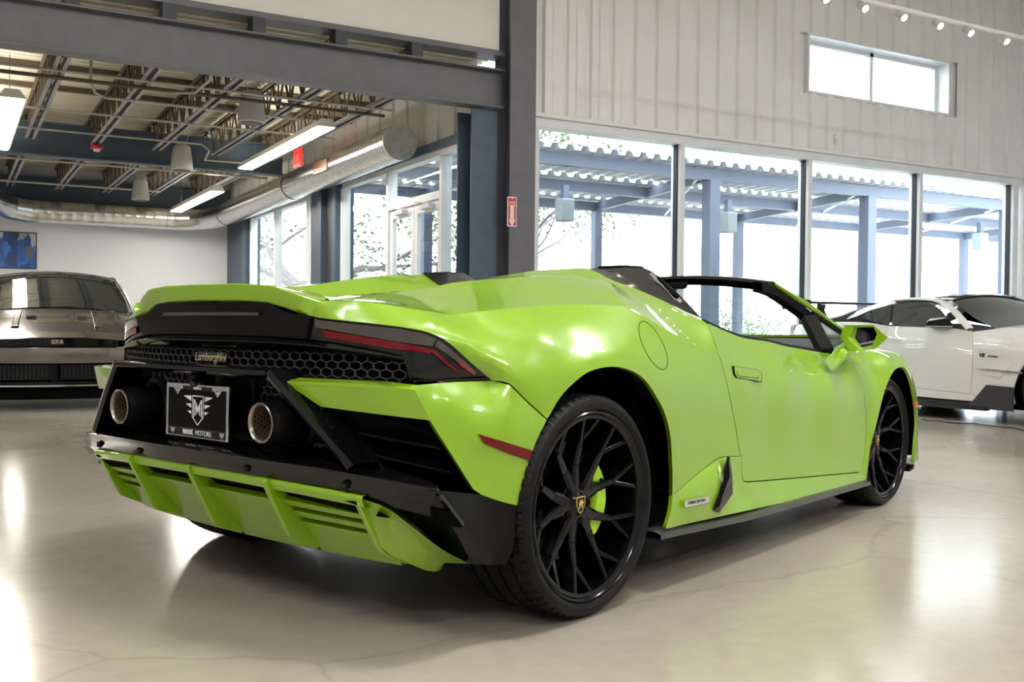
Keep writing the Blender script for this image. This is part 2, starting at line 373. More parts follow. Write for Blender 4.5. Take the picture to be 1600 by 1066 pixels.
# ================================================================== FITTINGS
m_led = mat('led_diffuser', (.9, .9, .86), rough=.5, emit=(1, .90, .70), es=9)
m_ledw = mat('showroom_lamp_diffuser', (.9, .9, .9), rough=.5, emit=(1, .97, .92), es=8)
m_wplastic = mat('white_plastic', (.78, .77, .75), rough=.4)
m_shade = mat('grey_white_lamp_shade', (.55, .55, .55), rough=.5, noise=.04)
m_red = mat('red_plastic', (.62, .03, .04), rough=.35)
m_redlit = mat('lit_red_sign', (.7, .02, .03), rough=.4, emit=(1, .03, .03), es=1.2)
def led(loc, L, W, n, label, wires=3.72):
    o = empty('linear_light', loc)
    h = MB().hexa([(-W/2, -L/2, 0), (W/2, -L/2, 0), (W/2, L/2, 0), (-W/2, L/2, 0), (-W/4, -L/2, .09), (W/4, -L/2, .09), (W/4, L/2, .09), (-W/4, L/2, .09)])
    h.build('housing', m_wplastic, o, bevel=.005)
    for i in range(n):
        s = L/n; B('diffuser', (-W/2+.025, -L/2+i*s+.02, -.012), (W/2-.025, -L/2+(i+1)*s-.02, .004), m_led, o)
    for y in (-L*.35, L*.35): MB().tube([(0, y, .09), (0, y, wires-loc[2])], .004, 5).build('hanging_wire', m_dsteel, o)
    return tag(o, label, 'light', 'linear lights in the annexe')
led((.53, 13.1, 3.16), 3.5, .27, 3, 'linear light panel at the left edge of the photo')
led((3.76, 12.98, 3.17), 3.7, .24, 2, 'linear light panel beside the round metal duct, nearest the beam')
led((3.66, 17.8, 2.98), 3.4, .24, 2, 'linear light panel farthest away, above the bend of the duct')
led((-2.6, 13.1, 3.16), 3.5, .27, 3, 'unseen linear light panel added over the far left of the annexe')  # out of view, an added panel kept for the light it gives
led((-2.6, 16.6, 3.16), 2.4, .27, 3, 'unseen linear light panel added over the far left corner of the annexe, by the end wall')  # out of view, added as a body for an extra fill lamp
def pendant(loc, lab):
    o = empty('pendant_speaker', loc)
    MB().lathe([(0, .34), (.09, .335), (.118, .30), (.145, .08), (.15, .0), (.135, -.012), (0, -.012)], 40, 'z').build('shell', m_shade, o, smooth=True, angle=40)
    MB().tube([(.03, 0, .33), (.1, 0, .50)], .006, 6).build('cable', m_conduit, o); MB().tube([(-.03, 0, .33), (-.12, 0, .50)], .006, 6).build('cable', m_conduit, o)
    MB().lathe([(0, -.013), (.12, -.013), (.12, -.02), (0, -.02)], 32, 'z').build('grille', m_dsteel, o, smooth=True)
    return tag(o, lab, 'speaker', 'bell shaped pendants in the annexe')
pendant((2.86, 11.0, 3.10), 'largest grey bell shaped pendant, hanging just under the big beam')
pendant((2.78, 14.4, 3.02), 'middle grey bell shaped pendant, between the large and the small one')
pendant((2.86, 18.4, 3.03), 'smallest grey bell shaped pendant, hanging near the end wall duct')
# spiral duct
dt = empty('spiral_duct', (4.61, 11.0, 3.054))
def ductpath(mb, pts, r, n=32, pitch=.085):
    P = [np.array(p, float) for p in pts]; out = []; rad = []
    for i in range(len(P)-1):
        L = np.linalg.norm(P[i+1]-P[i]); k = max(2, int(L/pitch))
        for j in range(k):
            a = P[i]+(P[i+1]-P[i])*(j/k); d = (P[i+1]-P[i])/L
            out += [a, a+d*.012]; rad += [r, r+.0028]
            out += [a+d*.024]; rad += [r]
    out.append(P[-1]); rad.append(r)
    mb.tube(out, rad, n, cap=False)
ductpath(a := MB(), [(0, 0, 0), (-.10, 8.1, -.10)], .211); a.build('duct_run', m_galv, dt, smooth=True, angle=30)
elb = [(-.10, 8.1, -.10), (-.14, 8.45, -.11), (-.28, 8.8, -.13), (-.52, 9.05, -.14), (-.85, 9.15, -.15)]
MB().tube(elb, [.217]*5, 32, cap=False).build('elbow', m_galv, dt, smooth=True, angle=30)
ductpath(a := MB(), [(-.85, 9.15, -.15), (-3.40, 9.15, -.15)], .211, pitch=.17); a.build('duct_run', m_galv, dt, smooth=True, angle=30)
MB().tube([(-3.40, 9.15, -.15), (-3.72, 9.0, -.12), (-3.95, 8.7, -.08), (-4.10, 8.2, -.05), (-4.3, 7.7, -.05), (-4.8, 7.4, -.05), (-9.5, 7.35, -.05)], .217, 32, cap=True).build('elbow', m_galv, dt, smooth=True, angle=20)
MB().tube([(0, -.012, 0), (0, .006, 0)], .219, 40).build('end_cap', mat('galvanised_cap', (.62, .62, .61), rough=.45, metal=.7, noise=.15, nscale=10), dt)
for k, y in enumerate((2.2, 6.3)):
    B('air_register', (-.25, y-.28, -.10), (-.19, y+.28, .06), mat('bronze_register', (.25, .2, .15), rough=.4, metal=.6), dt, bevel=.006)
MB().tube([(-.05, 4.0, -.05), (-.05, 4.1, -.05)], .219, 32, cap=False).build('collar', m_galv, dt)
tag(dt, 'round spiral metal air duct along the side windows and end wall', 'duct')
# conduits and sprinkler pipes
def pipe(pts, r, label, m=m_conduit, name='conduit'):
    o = MB().tube(pts, r, 8).build(name, m, None, smooth=True); return tag(o, label, 'pipe')
pipe([(XL+.1, 10.42, 3.275), (4.3, 10.42, 3.275)], .014, 'thin grey conduit under the joists, nearest to the big beam')
pipe([(XL+.1, 10.72, 3.275), (4.3, 10.72, 3.275)], .02, 'brown pipe under the joists beside the nearest thin conduit', m_joist, 'sprinkler_pipe')
pipe([(XL+.1, 13.7, 3.275), (2.9, 13.7, 3.275), (3.0, 13.7, 3.2), (3.05, 14.2, 3.15), (3.55, 14.2, 3.15)], .012, 'grey conduit with a bend running past the red strobe')
pipe([(XL+.1, 12.4, 3.28), (4.3, 12.4, 3.28)], .013, 'thin grey conduit under the middle of the joists')
pipe([(2.15, 9.62, 3.55), (2.2, 10.0, 3.27), (2.15, 10.5, 3.235), (1.9, 10.66, 3.235)], .013, 'curved grey conduit dropping from behind the big beam')
pipe([(1.25, 11.2, 3.66), (1.25, 11.2, 3.36), (1.3, 11.25, 3.28), (1.4, 11.3, 3.25), (3.5, 11.3, 3.25)], .015, 'grey conduit with a rounded elbow coming down from the deck')
pipe([(XL+.1, 16.3, 3.27), (4.5, 16.3, 3.27)], .016, 'grey conduit beyond the middle girder')
pipe([(XL+.1, 19.0, 3.27), (3.3, 19.0, 3.27)], .016, 'grey conduit above the end wall duct')
sb = empty('fire_strobe', (1.70, 14.55, 3.225))
MB().lathe([(0, .07), (.04, .07), (.075, .05), (.08, .02), (.07, 0), (0, 0)], 24, 'z').build('base', m_red, sb, smooth=True); MB().lathe([(0, 0), (.045, 0), (.04, -.03), (0, -.035)], 20, 'z').build('lens', m_wplastic, sb, smooth=True)
tag(sb, 'red ceiling strobe with a white lens below the joists', 'strobe')
ex = empty('exit_sign', (4.18, 13.6, 3.19))
B('sign_plate', (-.015, -.16, -.12), (.015, .16, .12), m_redlit, ex); B('bracket', (-.02, -.03, .12), (.02, .03, .5), m_wplastic, ex)
text_mesh('lettering', 'EXIT', .14, m_wplastic, ex, frame_mat((-.017, 0, 0), (0, -1, 0), (0, 0, 1)))
tag(ex, 'glowing red exit sign hanging beside the round duct', 'sign')
# picture on end wall
ar = empty('wall_picture', (.45, YB-.01, 1.87))
B('frame', (-1.0, -.03, 0), (.93, 0, .68), mat('black_picture_frame', (.05, .05, .06), rough=.4), ar)
def mat_print():
    m = bpy.data.materials.new('blue_garage_print'); m.use_nodes = True; nt = m.node_tree; b = nt.nodes['Principled BSDF']; b.inputs['Roughness'].default_value = .3
    tc = nt.nodes.new('ShaderNodeTexCoord'); mp = nt.nodes.new('ShaderNodeMapping'); mp.inputs['Scale'].default_value = (5, 1, 2.5)
    n = nt.nodes.new('ShaderNodeTexVoronoi'); n.inputs['Scale'].default_value = 1.6; n.distance = 'CHEBYCHEV'
    r = nt.nodes.new('ShaderNodeValToRGB'); e = r.color_ramp.elements; e[0].color = (.005, .01, .03, 1); e[1].color = (.75, .82, .9, 1); e[1].position = .95
    k = e.new(.35); k.color = (.02, .07, .3, 1); k = e.new(.55); k.color = (.05, .2, .65, 1); k = e.new(.7); k.color = (.02, .02, .04, 1)
    nt.links.new(tc.outputs['Object'], mp.inputs[0]); nt.links.new(mp.outputs[0], n.inputs['Vector']); nt.links.new(n.outputs['Color'], r.inputs[0]); nt.links.new(r.outputs[0], b.inputs['Base Color'])
    return m
B('print', (-.98, -.034, .02), (.91, -.0305, .66), mat_print(), ar)
tag(ar, 'framed blue and black picture hung on the white end wall', 'picture')
# arrow sign on the column
sg = empty('extinguisher_sign', (5.125, YW-.207, 1.94))
m_signw = mat('sign_white', (.85, .83, .82), rough=.4); m_signr = mat('sign_red', (.55, .03, .05), rough=.4)
B('plate', (-.055, -.004, 0), (.055, .004, .31), m_signw, sg)
MB().prism([(-.046, -.005, .225), (.046, -.005, .225), (.046, -.005, .30), (.015, -.005, .30), (0, -.005, .285), (-.015, -.005, .30), (-.046, -.005, .30)], (0, -.001, 0)).build('red_field', m_signr, sg)
for s in (-1, 1):
    MB().prism([(s*.046, -.005, .01), (s*.046, -.005, .22), (s*.024, -.005, .22), (s*.024, -.005, .07), (s*.04, -.005, .07), (s*.006, -.005, .01)], (0, -.001, 0)).build('red_field', m_signr, sg)
text_mesh('lettering', 'FIRE', .042, m_signw, sg, frame_mat((0, -.0065, .247), (1, 0, 0), (0, 0, 1)), depth=.0005)
text_mesh('lettering', '\n'.join('EXTINGUISHER'), .0155, m_signr, sg, frame_mat((0, -.0055, .143), (1, 0, 0), (0, 0, 1)), depth=.0005)
tag(sg, 'red and white arrow sign on the charcoal column', 'sign')
sn = empty('wall_sensor', (10.0, YW-.03, 3.30)); B('body', (-.03, -.03, 0), (.03, 0, .13), m_wplastic, sn, bevel=.012); B('lens', (-.015, -.034, .02), (.015, -.03, .06), m_shade, sn, bevel=.003)
tag(sn, 'small white sensor box on the ribbed wall above the windows', 'sensor')
# track light
tr = empty('track_light', (9.0, 7.0, 4.13)); B('track', (-3.2, -.018, 0), (3.6, .018, .035), m_wplastic, tr)
for x in (-2.6, -.6, 1.4, 3.2): MB().tube([(x, 0, .035), (x, 0, ZC-4.13)], .004, 5).build('hanging_rod', m_wplastic, tr)
m_lamp = mat('spot_lamp_face', (1, .95, .85), emit=(1, .86, .62), es=40)
for x in (7.30, 7.83, 8.39, 8.94, 9.43, 10.03, 10.6, 11.2, 11.8, 6.77, 6.25):
    X = x-9.0; hd = MB().tube([(X, .03, -.02), (X, -.05, -.085)], [.034, .04], 16).build('spot_head', m_shade, tr, smooth=True)
    MB().tube([(X, -.051, -.0858), (X, -.054, -.0882)], .03, 14).build('lamp_face', m_lamp, hd); MB().tube([(X, 0, 0), (X, .0, -.035)], .008, 8).build('stem', m_wplastic, hd)
tag(tr, 'white track with a row of small glowing spotlights in front of the ribbed wall', 'light')
# showroom high bay lamps (over and behind the camera)
def highbay(x, y, L=1.3, W=.34, p=130):
    o = empty('high_bay_light', (x, y, ZC-.75)); lab = 'white high bay lamp over the showroom floor, '+('near ' if y > 0 else 'far behind ')+('the grey coupe side' if x < 0 else 'the green car' if x < 5 else 'the white coupe side')
    B('housing', (-L/2, -W/2, 0), (L/2, W/2, .08), m_wplastic, o, bevel=.01); B('diffuser', (-L/2+.03, -W/2+.03, -.012), (L/2-.03, W/2-.03, .002), m_ledw, o)
    for s in (-1, 1): MB().tube([(s*L*.4, 0, .08), (s*L*.4, 0, .75)], .004, 5).build('hanging_wire', m_dsteel, o)
    l = area('lamp', (0, 0, -.03), (0, 0, 0), L-.1, W-.1, p, (1, .985, .955)); l.parent = o
    l = area('lamp', (0, 0, .1), (PI, 0, 0), L-.1, W-.1, p*1.0, (1, .985, .96)); l.parent = o  # upward lamp added to brighten the ceiling and upper walls
    return tag(o, lab, 'light', 'high bay lamps')
for x in (-3.2, 2.6, 8.4):
    for y in (-4.0, 1.6): highbay(x, y)
for (x, y, z, L, pw) in ((.53, 13.1, 3.13, 3.4, 70), (3.76, 13.0, 3.14, 3.6, 60), (3.66, 17.8, 2.95, 3.2, 65), (-2.6, 13.1, 3.13, 3.4, 90), (-2.6, 16.6, 3.13, 2.3, 80)):  # last two belong to the unseen panels added for fill light
    area('linear_lamp', (x, y, z), (0, 0, 0), .22, L, pw, (1, .95, .88)); area('added_uplight', (x, y, z+.14), (PI, 0, 0), .1, L, pw*.3, (1, .92, .80))  # upward lamps are added to brighten the metal deck
# ================================================================== OUTSIDE
m_ground = mat('pale_patio_concrete', (.62, .61, .58), rough=.9, noise=.08, nscale=2)
gr = MB().box((-60, 20.95, -.3), (90, 110, -.05)).box((5.15, 9.62, -.3), (90, 20.95, -.05)).box((14.5, -40, -.3), (90, 9.62, -.05)).build('patio_ground', m_ground); struct(gr)
m_perg = mat('slate_pergola_paint', (.17, .20, .29), rough=.5, noise=.05)
m_perg2 = mat('white_corrugated_sheet', (.85, .87, .9), rough=.4, noise=.03)
pg = empty('patio_pergola', (13, 14, 0))
PY, PZ = (12.0, 14.2, 16.4), 3.16
for y in PY: B('beam', (5.3-13, y-.06-14, PZ), (26-13, y+.06-14, PZ+.17), m_perg, pg)
nx = [6.75, 10.2, 13.65, 17.4, 21]; fx = [7.4, 11.05, 14.7, 18.5, 22.1]
for x in nx: B('post', (x-.10-13, 12-.1-14, -.05), (x+.10-13, 12+.1-14, PZ), m_perg, pg)
for x in fx: B('post', (x-.08-13, 16.4-.08-14, -.05), (x+.08-13, 16.4+.08-14, PZ), m_perg, pg)
for x, x2 in zip(nx, fx):
    MB().bar((x-13, 12-14, PZ+.08), (x2-13, 16.4-14, PZ+.08), .1, .16).build('cross_beam', m_perg, pg); MB().bar((x-13-.2, 12.1-14, PZ+.02), (x2-13+1.6, 16.3-14, PZ+.02), .03, .03).build('brace_rod', m_perg2, pg)
for i in range(14):
    pts = []; x0 = 5.3+i*1.5
    for k in range(6):
        q = x0+k*.25; pts += [(q, 0), (q+.09, 0), (q+.125, .07), (q+.21, .07), (q+.25, 0)]
    for y0, y1 in ((11.75, 13.6), (13.9, 15.9), (16.05, 16.8)):
        MB().grid([[(x-13, y-14, PZ+.19+d) for x, d in pts] for y in (y0, y1)]).build('roof_sheet', m_perg2, pg)
tag(pg, 'slate blue patio pergola with a corrugated roof outside the windows', 'pergola')
m_box = mat('pale_grey_box', (.45, .52, .55), rough=.5)
for k, x in enumerate((8.8, 12.3, 15.9, 19.4)):
    o = empty('patio_speaker', (x, 14.0, 2.62)); B('body', (-.12, -.12, 0), (.12, .12, .37), m_box, o, bevel=.02); B('hanger', (-.05, -.05, .37), (.05, .05, .6), m_perg, o)
    tag(o, ['pale grey box hanging under the pergola, left of the first window bar', 'pale grey box hanging under the pergola, in the second window pane', 'pale grey box hanging under the pergola, beside the thick post of the third pane', 'pale grey box hanging under the pergola, in the last window pane'][k], 'speaker', 'boxes hung under the pergola')
# trees
m_bark = mat('pale_oak_bark', (.15, .14, .15), rough=.9, noise=.25, nscale=6, bump=.3, bscale=20)
m_leaf = mat('pale_oak_leaves', (.19, .235, .14), rough=.7, noise=.35, nscale=3)
m_leaf2 = mat('shrub_leaves', (.12, .20, .09), rough=.7, noise=.35, nscale=3)
def leaves(centers, rad, n, size, rng):
    mb = MB(); V = []; Fc = []
    for c in centers:
        for _ in range(n):
            p = np.array(c)+np.array([rng.gauss(0, rad), rng.gauss(0, rad), rng.gauss(0, rad*.6)]); a = rng.random()*6.28; b = rng.uniform(-.8, .8); s = size*rng.uniform(.6, 1.3)
            u = np.array([math.cos(a), math.sin(a), b])*s; w = np.array([-math.sin(a), math.cos(a), rng.uniform(-.5, .5)])*s*.5
            k = len(V); V += [tuple(p-u), tuple(p+w), tuple(p+u), tuple(p-w)]; Fc.append((k, k+1, k+2, k+3))
    mb.v = V; mb.f = Fc; return mb
def oak(loc, stems, seed, label, ln=2.6, lvl=5, leafn=6):
    rng = random.Random(seed); o = empty('oak_tree', loc); tips = []
    bark = MB()
    def grow(p, d, r, L, k):
        path = [p]; rr = [r]; q = p.copy(); dd = d.copy()
        for i in range(5):
            dd = dd+np.array([rng.gauss(0, .16), rng.gauss(0, .16), rng.gauss(0, .10)]); dd /= np.linalg.norm(dd); q = q+dd*L/5; path.append(q.copy()); rr.append(r*(1-.09*(i+1)))
            if k <= 2: tips.append(q.copy())
        bark.tube(path, rr, 7 if k > 2 else 5, cap=False)
        if k == 0: return
        for j in range(rng.choice((2, 3, 3))):
            nd = dd+np.array([rng.gauss(0, .62), rng.gauss(0, .62), rng.gauss(.05, .38)]); nd /= np.linalg.norm(nd); grow(q.copy(), nd, rr[-1]*.68, L*rng.uniform(.62, .8), k-1)
    for (p, d, r) in stems:
        d = np.array(d, float); grow(np.array(p, float), d/np.linalg.norm(d), r, ln, lvl)
    bark.build('trunk', m_bark, o, smooth=True)
    lf = leaves([t for t in tips if rng.random() < .40], .24, leafn, .085, rng).build('foliage', m_leaf, o, recalc=False); lf['kind'] = 'stuff'
    return tag(o, label, 'tree')
oak((9.4, 22.4, -.05), [((-.5, .5, 0), (-.6, .35, 1), .34), ((.2, -.5, 0), (.05, -.45, 1), .27), ((.3, .1, 0), (.9, .2, .7), .22)], 11, 'spreading oak with leaning trunks behind the pergola')
oak((14.6, 23.5, -.05), [((0, 0, 0), (-.8, -.15, .75), .24), ((.2, 0, 0), (-.95, -.1, .45), .20)], 5, 'oak with low twisting branches behind the first window pane', leafn=5)
def shrub(loc, r, h, seed, label):
    rng = random.Random(seed); o = empty('shrub', loc)
    cs = [np.array([rng.gauss(0, r*.45), rng.gauss(0, r*.45), abs(rng.gauss(h*.5, h*.25))]) for _ in range(46)]
    st = MB()
    for c in cs[:16]: st.tube([(0, 0, 0), (c[0]*.5, c[1]*.5, c[2]*.6), tuple(c)], [.03, .02, .008], 5)
    st.build('stems', m_bark, o, smooth=True); f = leaves(cs, r*.22, 34, .06, rng).build('foliage', m_leaf2, o, recalc=False); f['kind'] = 'stuff'
    return tag(o, label, 'shrub', 'shrubs along the patio')
shrub((8.6, 30.5, -.05), 1.3, 2.6, 1, 'bushy green shrub seen through the far side window, nearer the door')
shrub((6.4, 33.0, -.05), 1.3, 2.4, 2, 'bushy green shrub seen through the far side window, by its left bar')
shrub((19.0, 22.0, -.05), 1.2, 1.5, 3, 'green shrub seen through the windscreen of the green car')
shrub((23.0, 25.0, -.05), 1.5, 1.7, 4, 'green shrub beyond the windscreen, nearer the mirror')
# ================================================================== LIME SPORTS CAR (local frame: x forward, y left, z up, origin under the rear axle)
CAR_RZ = math.radians(20.672)
car = empty('sports_car', (1.3885, 3.4556, 0), CAR_RZ)
tag(car, 'lime green convertible supercar with black wheels, parked in the centre', 'car')
m_lime = mat('lime_paint', (.215, .405, .0025), rough=.34, coat=1, coat_r=.015, noise=.01, spec=.5)
m_gblk = mat('gloss_black', (.003, .003, .0035), rough=.1, spec=.45)
m_sblk = mat('satin_black', (.0045, .0045, .005), rough=.38, spec=.14)
m_mblk = mat('matt_black', (.003, .003, .0033), rough=.8, spec=.05)
m_rub = mat('tyre_rubber', (.0065, .0065, .007), rough=.5, spec=.16, noise=.25, nscale=30)
m_wheel = mat('wheel_gloss_black', (.003, .003, .004), rough=.12, spec=.28)
m_calp = mat('caliper_lime', (.45, .78, .008), rough=.3, coat=.6)
m_disc = mat('brake_disc_steel', (.10, .10, .11), rough=.4, metal=.9)
m_chrome = mat('chrome', (.75, .75, .76), rough=.15, metal=1)
m_bronze = mat('heat_tinted_steel', (.36, .25, .17), rough=.4, metal=.9, noise=.15, nscale=20)
m_redlens = mat('red_lens', (.13, .001, .003), rough=.1, spec=.4)
m_redled = mat('red_light_bar', (.30, .004, .008), rough=.15, coat=1)
m_smoke = mat('smoked_lens', (.045, .036, .030), rough=.06, coat=1, coat_r=.01, noise=.15, nscale=20)
m_amber = mat('amber_lens', (.85, .28, .01), rough=.15, coat=1)
m_gold = mat('gold_trim', (.75, .50, .13), rough=.3, metal=.8)
m_carb = mat('dark_skirt', (.03, .03, .034), rough=.3, coat=.4)
m_leather = mat('black_leather', (.02, .02, .021), rough=.55, bump=.1, bscale=150)
m_wsg = glass('windscreen_glass', (.86, .92, .92), .9, 0, 1.38)
m_mirror = mat('mirror_glass', (.8, .8, .82), rough=.02, metal=1)
_c, _s = math.cos(-CAR_RZ), math.sin(-CAR_RZ)
def tocar(v): return np.array([v[0]*_c-v[1]*_s, v[0]*_s+v[1]*_c, v[2]])
kF, kR, kU = tocar(cF), tocar(cR), tocar(cU)
kC = tocar(np.array([-1.3885, -3.4556, CAM_H]))
def ray(px, py): return kF+kR*((px-800)/CAM_F)-kU*((py-533)/CAM_F)
def U(px, py, ya):      # point on the right flank at distance ya from the centre plane
    d = ray(px, py); return kC+d*((-ya-kC[1])/d[1])
def Ux(px, py, x):
    d = ray(px, py); return kC+d*((x-kC[0])/d[0])
def crom(pts, step, closed=False):
    pts = [np.array(p, float) for p in pts]
    if len(pts) < 2: return pts
    out = []
    for i in range(len(pts)-1):
        p1, p2 = pts[i], pts[i+1]; p0 = pts[i-1] if i else p1*2-p2; p3 = pts[i+2] if i+2 < len(pts) else p2*2-p1
        n = max(1, int(round(np.linalg.norm(p2-p1)/step)))
        for k in range(n):
            t = k/n
            out.append(.5*((2*p1)+(-p0+p2)*t+(2*p0-5*p1+4*p2-p3)*t*t+(-p0+3*p1-3*p2+p3)*t**3))
    out.append(pts[-1]); return out
class TPS:
    def __init__(s, P, h, lam=1e-5):
        P = np.array(P, float); h = np.array(h, float); n = len(P); s.P = P
        K = s.k(P, P)+np.eye(n)*lam; Q = np.hstack([np.ones((n, 1)), P]); A = np.zeros((n+3, n+3)); A[:n, :n] = K; A[:n, n:] = Q; A[n:, :n] = Q.T
        s.w = np.linalg.solve(A, np.concatenate([h, np.zeros(3)]))
    def k(s, A, Bp):
        d2 = ((A[:, None, :]-Bp[None, :, :])**2).sum(-1); return .5*d2*np.log(d2+1e-12)
    def __call__(s, X):
        X = np.atleast_2d(np.array(X, float)); return s.k(X, s.P)@s.w[:len(s.P)]+s.w[len(s.P)]+X@s.w[len(s.P)+1:]
class Ridge:
    """surface with soft creases along given lines"""
    def __init__(s, S, lines, e1, e2):
        s.S = S; s.P = S.P; s.L = []
        for pts, amps, w in lines:
            q = np.array([(p@e1, p@e2) for p in pts]); s.L.append((q, np.array(amps, float), w))
    def __call__(s, X):
        X = np.atleast_2d(np.array(X, float)); h = s.S(X)
        for q, am, w in s.L:
            best = np.full(len(X), 9.); ab = np.zeros(len(X))
            for i in range(len(q)-1):
                a, b = q[i], q[i+1]; d = b-a; t = np.clip(((X-a)@d)/(d@d), 0, 1); r = np.linalg.norm(X-a-t[:, None]*d, axis=1); k = r < best; best[k] = r[k]; ab[k] = (am[i]*(1-t)+am[i+1]*t)[k]
            h = h+ab*np.exp(-np.sqrt(best**2+.003**2)/w)
        return h
LINER = MB(); SURF = {}
def onsurf(name, px, py, off=0.0):
    S, e1, e2, n = SURF[name]; d = ray(px, py); ts = np.linspace(2.2, 7, 241); Pt = kC+ts[:, None]*d
    g = Pt@n-S(np.stack([Pt@e1, Pt@e2], 1)); k = np.where(np.sign(g[:-1]) != np.sign(g[1:]))[0][0]; a, b = ts[k], ts[k+1]
    for _ in range(30):
        c = (a+b)/2; p = kC+c*d; gc = p@n-S([[p@e1, p@e2]])[0]
        if (gc > 0) == (g[k] > 0): a = c
        else: b = c
    p = kC+a*d; u = np.array([p@e1, p@e2]); e = .002
    N = n-e1*(S([u+[e, 0]])[0]-S([u-[e, 0]])[0])/(2*e)-e2*(S([u+[0, e]])[0]-S([u-[0, e]])[0])/(2*e); N /= np.linalg.norm(N)
    return p+N*off, N
def patch(name, segs, m, parent=None, inner=(), n=(0, -1, 0), step=.022, thick=.014, inset=0, both=True, extra=(), lam=1e-5, liner=False, push=0, center=False, ridges=()):
    """segs: list of point runs forming a closed outline; the last point of a run is the first of the next."""
    n = np.array(n, float); n /= np.linalg.norm(n); t = np.array([0, 0, 1.]) if abs(n[2]) < .9 else np.array([1., 0, 0])
    e1 = np.cross(t, n); e1 /= np.linalg.norm(e1); e2 = np.cross(n, e1)
    loop = []; ins = []
    for sg in segs:
        iv = inset
        if isinstance(sg, tuple): sg, iv = sg
        r = crom(sg, step); loop += r[:-1]; ins += [iv]*(len(r)-1)
    L = np.array(loop); uv = np.stack([L@e1, L@e2], 1); hh = L@n
    ctrl = [np.array(p, float) for p in inner]+[np.array(p, float) for p in extra]
    sub = list(range(0, len(L), 2))
    CP = np.vstack([uv[sub]]+([np.array([[p@e1, p@e2] for p in ctrl])] if ctrl else [])); CH = np.concatenate([hh[sub]]+([np.array([p@n for p in ctrl])] if ctrl else []))
    S = TPS(CP, CH, lam)
    if ridges: S = Ridge(S, ridges, e1, e2)
    SURF[name] = (S, e1, e2, n)
    area2 = np.sum(uv[:, 0]*np.roll(uv[:, 1], -1)-np.roll(uv[:, 0], -1)*uv[:, 1])
    if area2 < 0: uv = uv[::-1]; hh = hh[::-1]; ins = ins[::-1]
    nb = len(uv); tan = np.roll(uv, -1, 0)-np.roll(uv, 1, 0); tan /= (np.linalg.norm(tan, axis=1)[:, None]+1e-9); inn = np.stack([-tan[:, 1], tan[:, 0]], 1)
    b2 = uv+inn*np.array(ins)[:, None]
    lo, hi = uv.min(0), uv.max(0); gx = np.arange(lo[0]+step/2, hi[0], step); gy = np.arange(lo[1]+step/2, hi[1], step)
    G = np.array([(a, b) for j, b in enumerate(gy) for a in (gx if j % 2 else gx+step/2)])
    ins_ = np.zeros(len(G), bool); dmin = np.full(len(G), 9.)
    for i in range(nb):
        a, b = b2[i], b2[(i+1) % nb]
        c = ((a[1] > G[:, 1]) != (b[1] > G[:, 1])); xi = a[0]+(G[:, 1]-a[1])*(b[0]-a[0])/((b[1]-a[1]) if abs(b[1]-a[1]) > 1e-12 else 1e-12); ins_ ^= (c & (G[:, 0] < xi))
        ab = b-a; tt = np.clip(((G-a)@ab)/(ab@ab+1e-12), 0, 1); dmin = np.minimum(dmin, np.linalg.norm(G-a-tt[:, None]*ab, axis=1))
    ok = ins_ & (dmin > step*.45); X2 = []
    for pts_, am_, w_ in ridges:
        c2 = np.array([(p@e1, p@e2) for p in crom(pts_, step*.7)]); X2.append(c2)
        for c in c2: ok &= np.linalg.norm(G-c, axis=1) > step*.5
    G = G[ok]
    if X2: G = np.vstack([G]+X2)
    pts = np.vstack([b2, G]); r = delaunay_2d_cdt([Vector(p) for p in pts], [(i, (i+1) % nb) for i in range(nb)], [], 1, 1e-6)
    V2 = np.array([tuple(v) for v in r[0]]); tris = [tuple(f) for f in r[2]]
    h = S(V2); 
    bmap = {}
    for i, orig in enumerate(r[3]):
        for q in orig:
            if q < nb: h[i] = h[i]*(1 if ins[q] else 0)+(0 if ins[q] else hh[q]); bmap[q] = i
    e = .002; gu = (S(V2+[e, 0])-S(V2-[e, 0]))/(2*e); gv = (S(V2+[0, e])-S(V2-[0, e]))/(2*e)
    N = n[None, :]-gu[:, None]*e1-gv[:, None]*e2; N /= np.linalg.norm(N, axis=1)[:, None]
    V = V2[:, :1]*e1+V2[:, 1:]*e2+h[:, None]*n+N*push
    tr = []
    for f in tris:
        a, b, c = V2[f[0]], V2[f[1]], V2[f[2]]
        tr.append(f if (b[0]-a[0])*(c[1]-a[1])-(b[1]-a[1])*(c[0]-a[0]) > 0 else f[::-1])
    ring = [bmap[i] for i in range(nb) if i in bmap]
    verts = [tuple(p) for p in V]; norms = [tuple(q) for q in N]; faces = list(tr)
    if thick:
        k0 = len(verts)
        for i in ring:
            verts.append(tuple(V[i]))
        for i in ring: verts.append(tuple(V[i]-N[i]*thick))
        mlen = len(ring); cen = V2[ring]; tg = np.roll(cen, -1, 0)-np.roll(cen, 1, 0); tg /= (np.linalg.norm(tg, axis=1)[:, None]+1e-9); out2 = np.stack([tg[:, 1], -tg[:, 0]], 1)
        on = out2[:, :1]*e1+out2[:, 1:]*e2
        norms += [tuple(q) for q in on]*2
        for j in range(mlen):
            j2 = (j+1) % mlen; faces.append((k0+j, k0+mlen+j, k0+mlen+j2, k0+j2))
    res = []
    for side in ((1, -1) if both else (1,)):
        vs = [(x, y*side, z) for x, y, z in verts]; ns = [(x, y*side, z) for x, y, z in norms]; fs = faces if side == 1 else [f[::-1] for f in faces]
        me = bpy.data.meshes.new(name); me.from_pydata(vs, [], fs); me.update(); me.materials.append(m)
        me.polygons.foreach_set('use_smooth', [True]*len(me.polygons)); me.normals_split_custom_set_from_vertices(ns)
        par = parent[0 if side == 1 else 1] if isinstance(parent, (list, tuple)) else (parent or car)
        res.append(link(name, me, par))
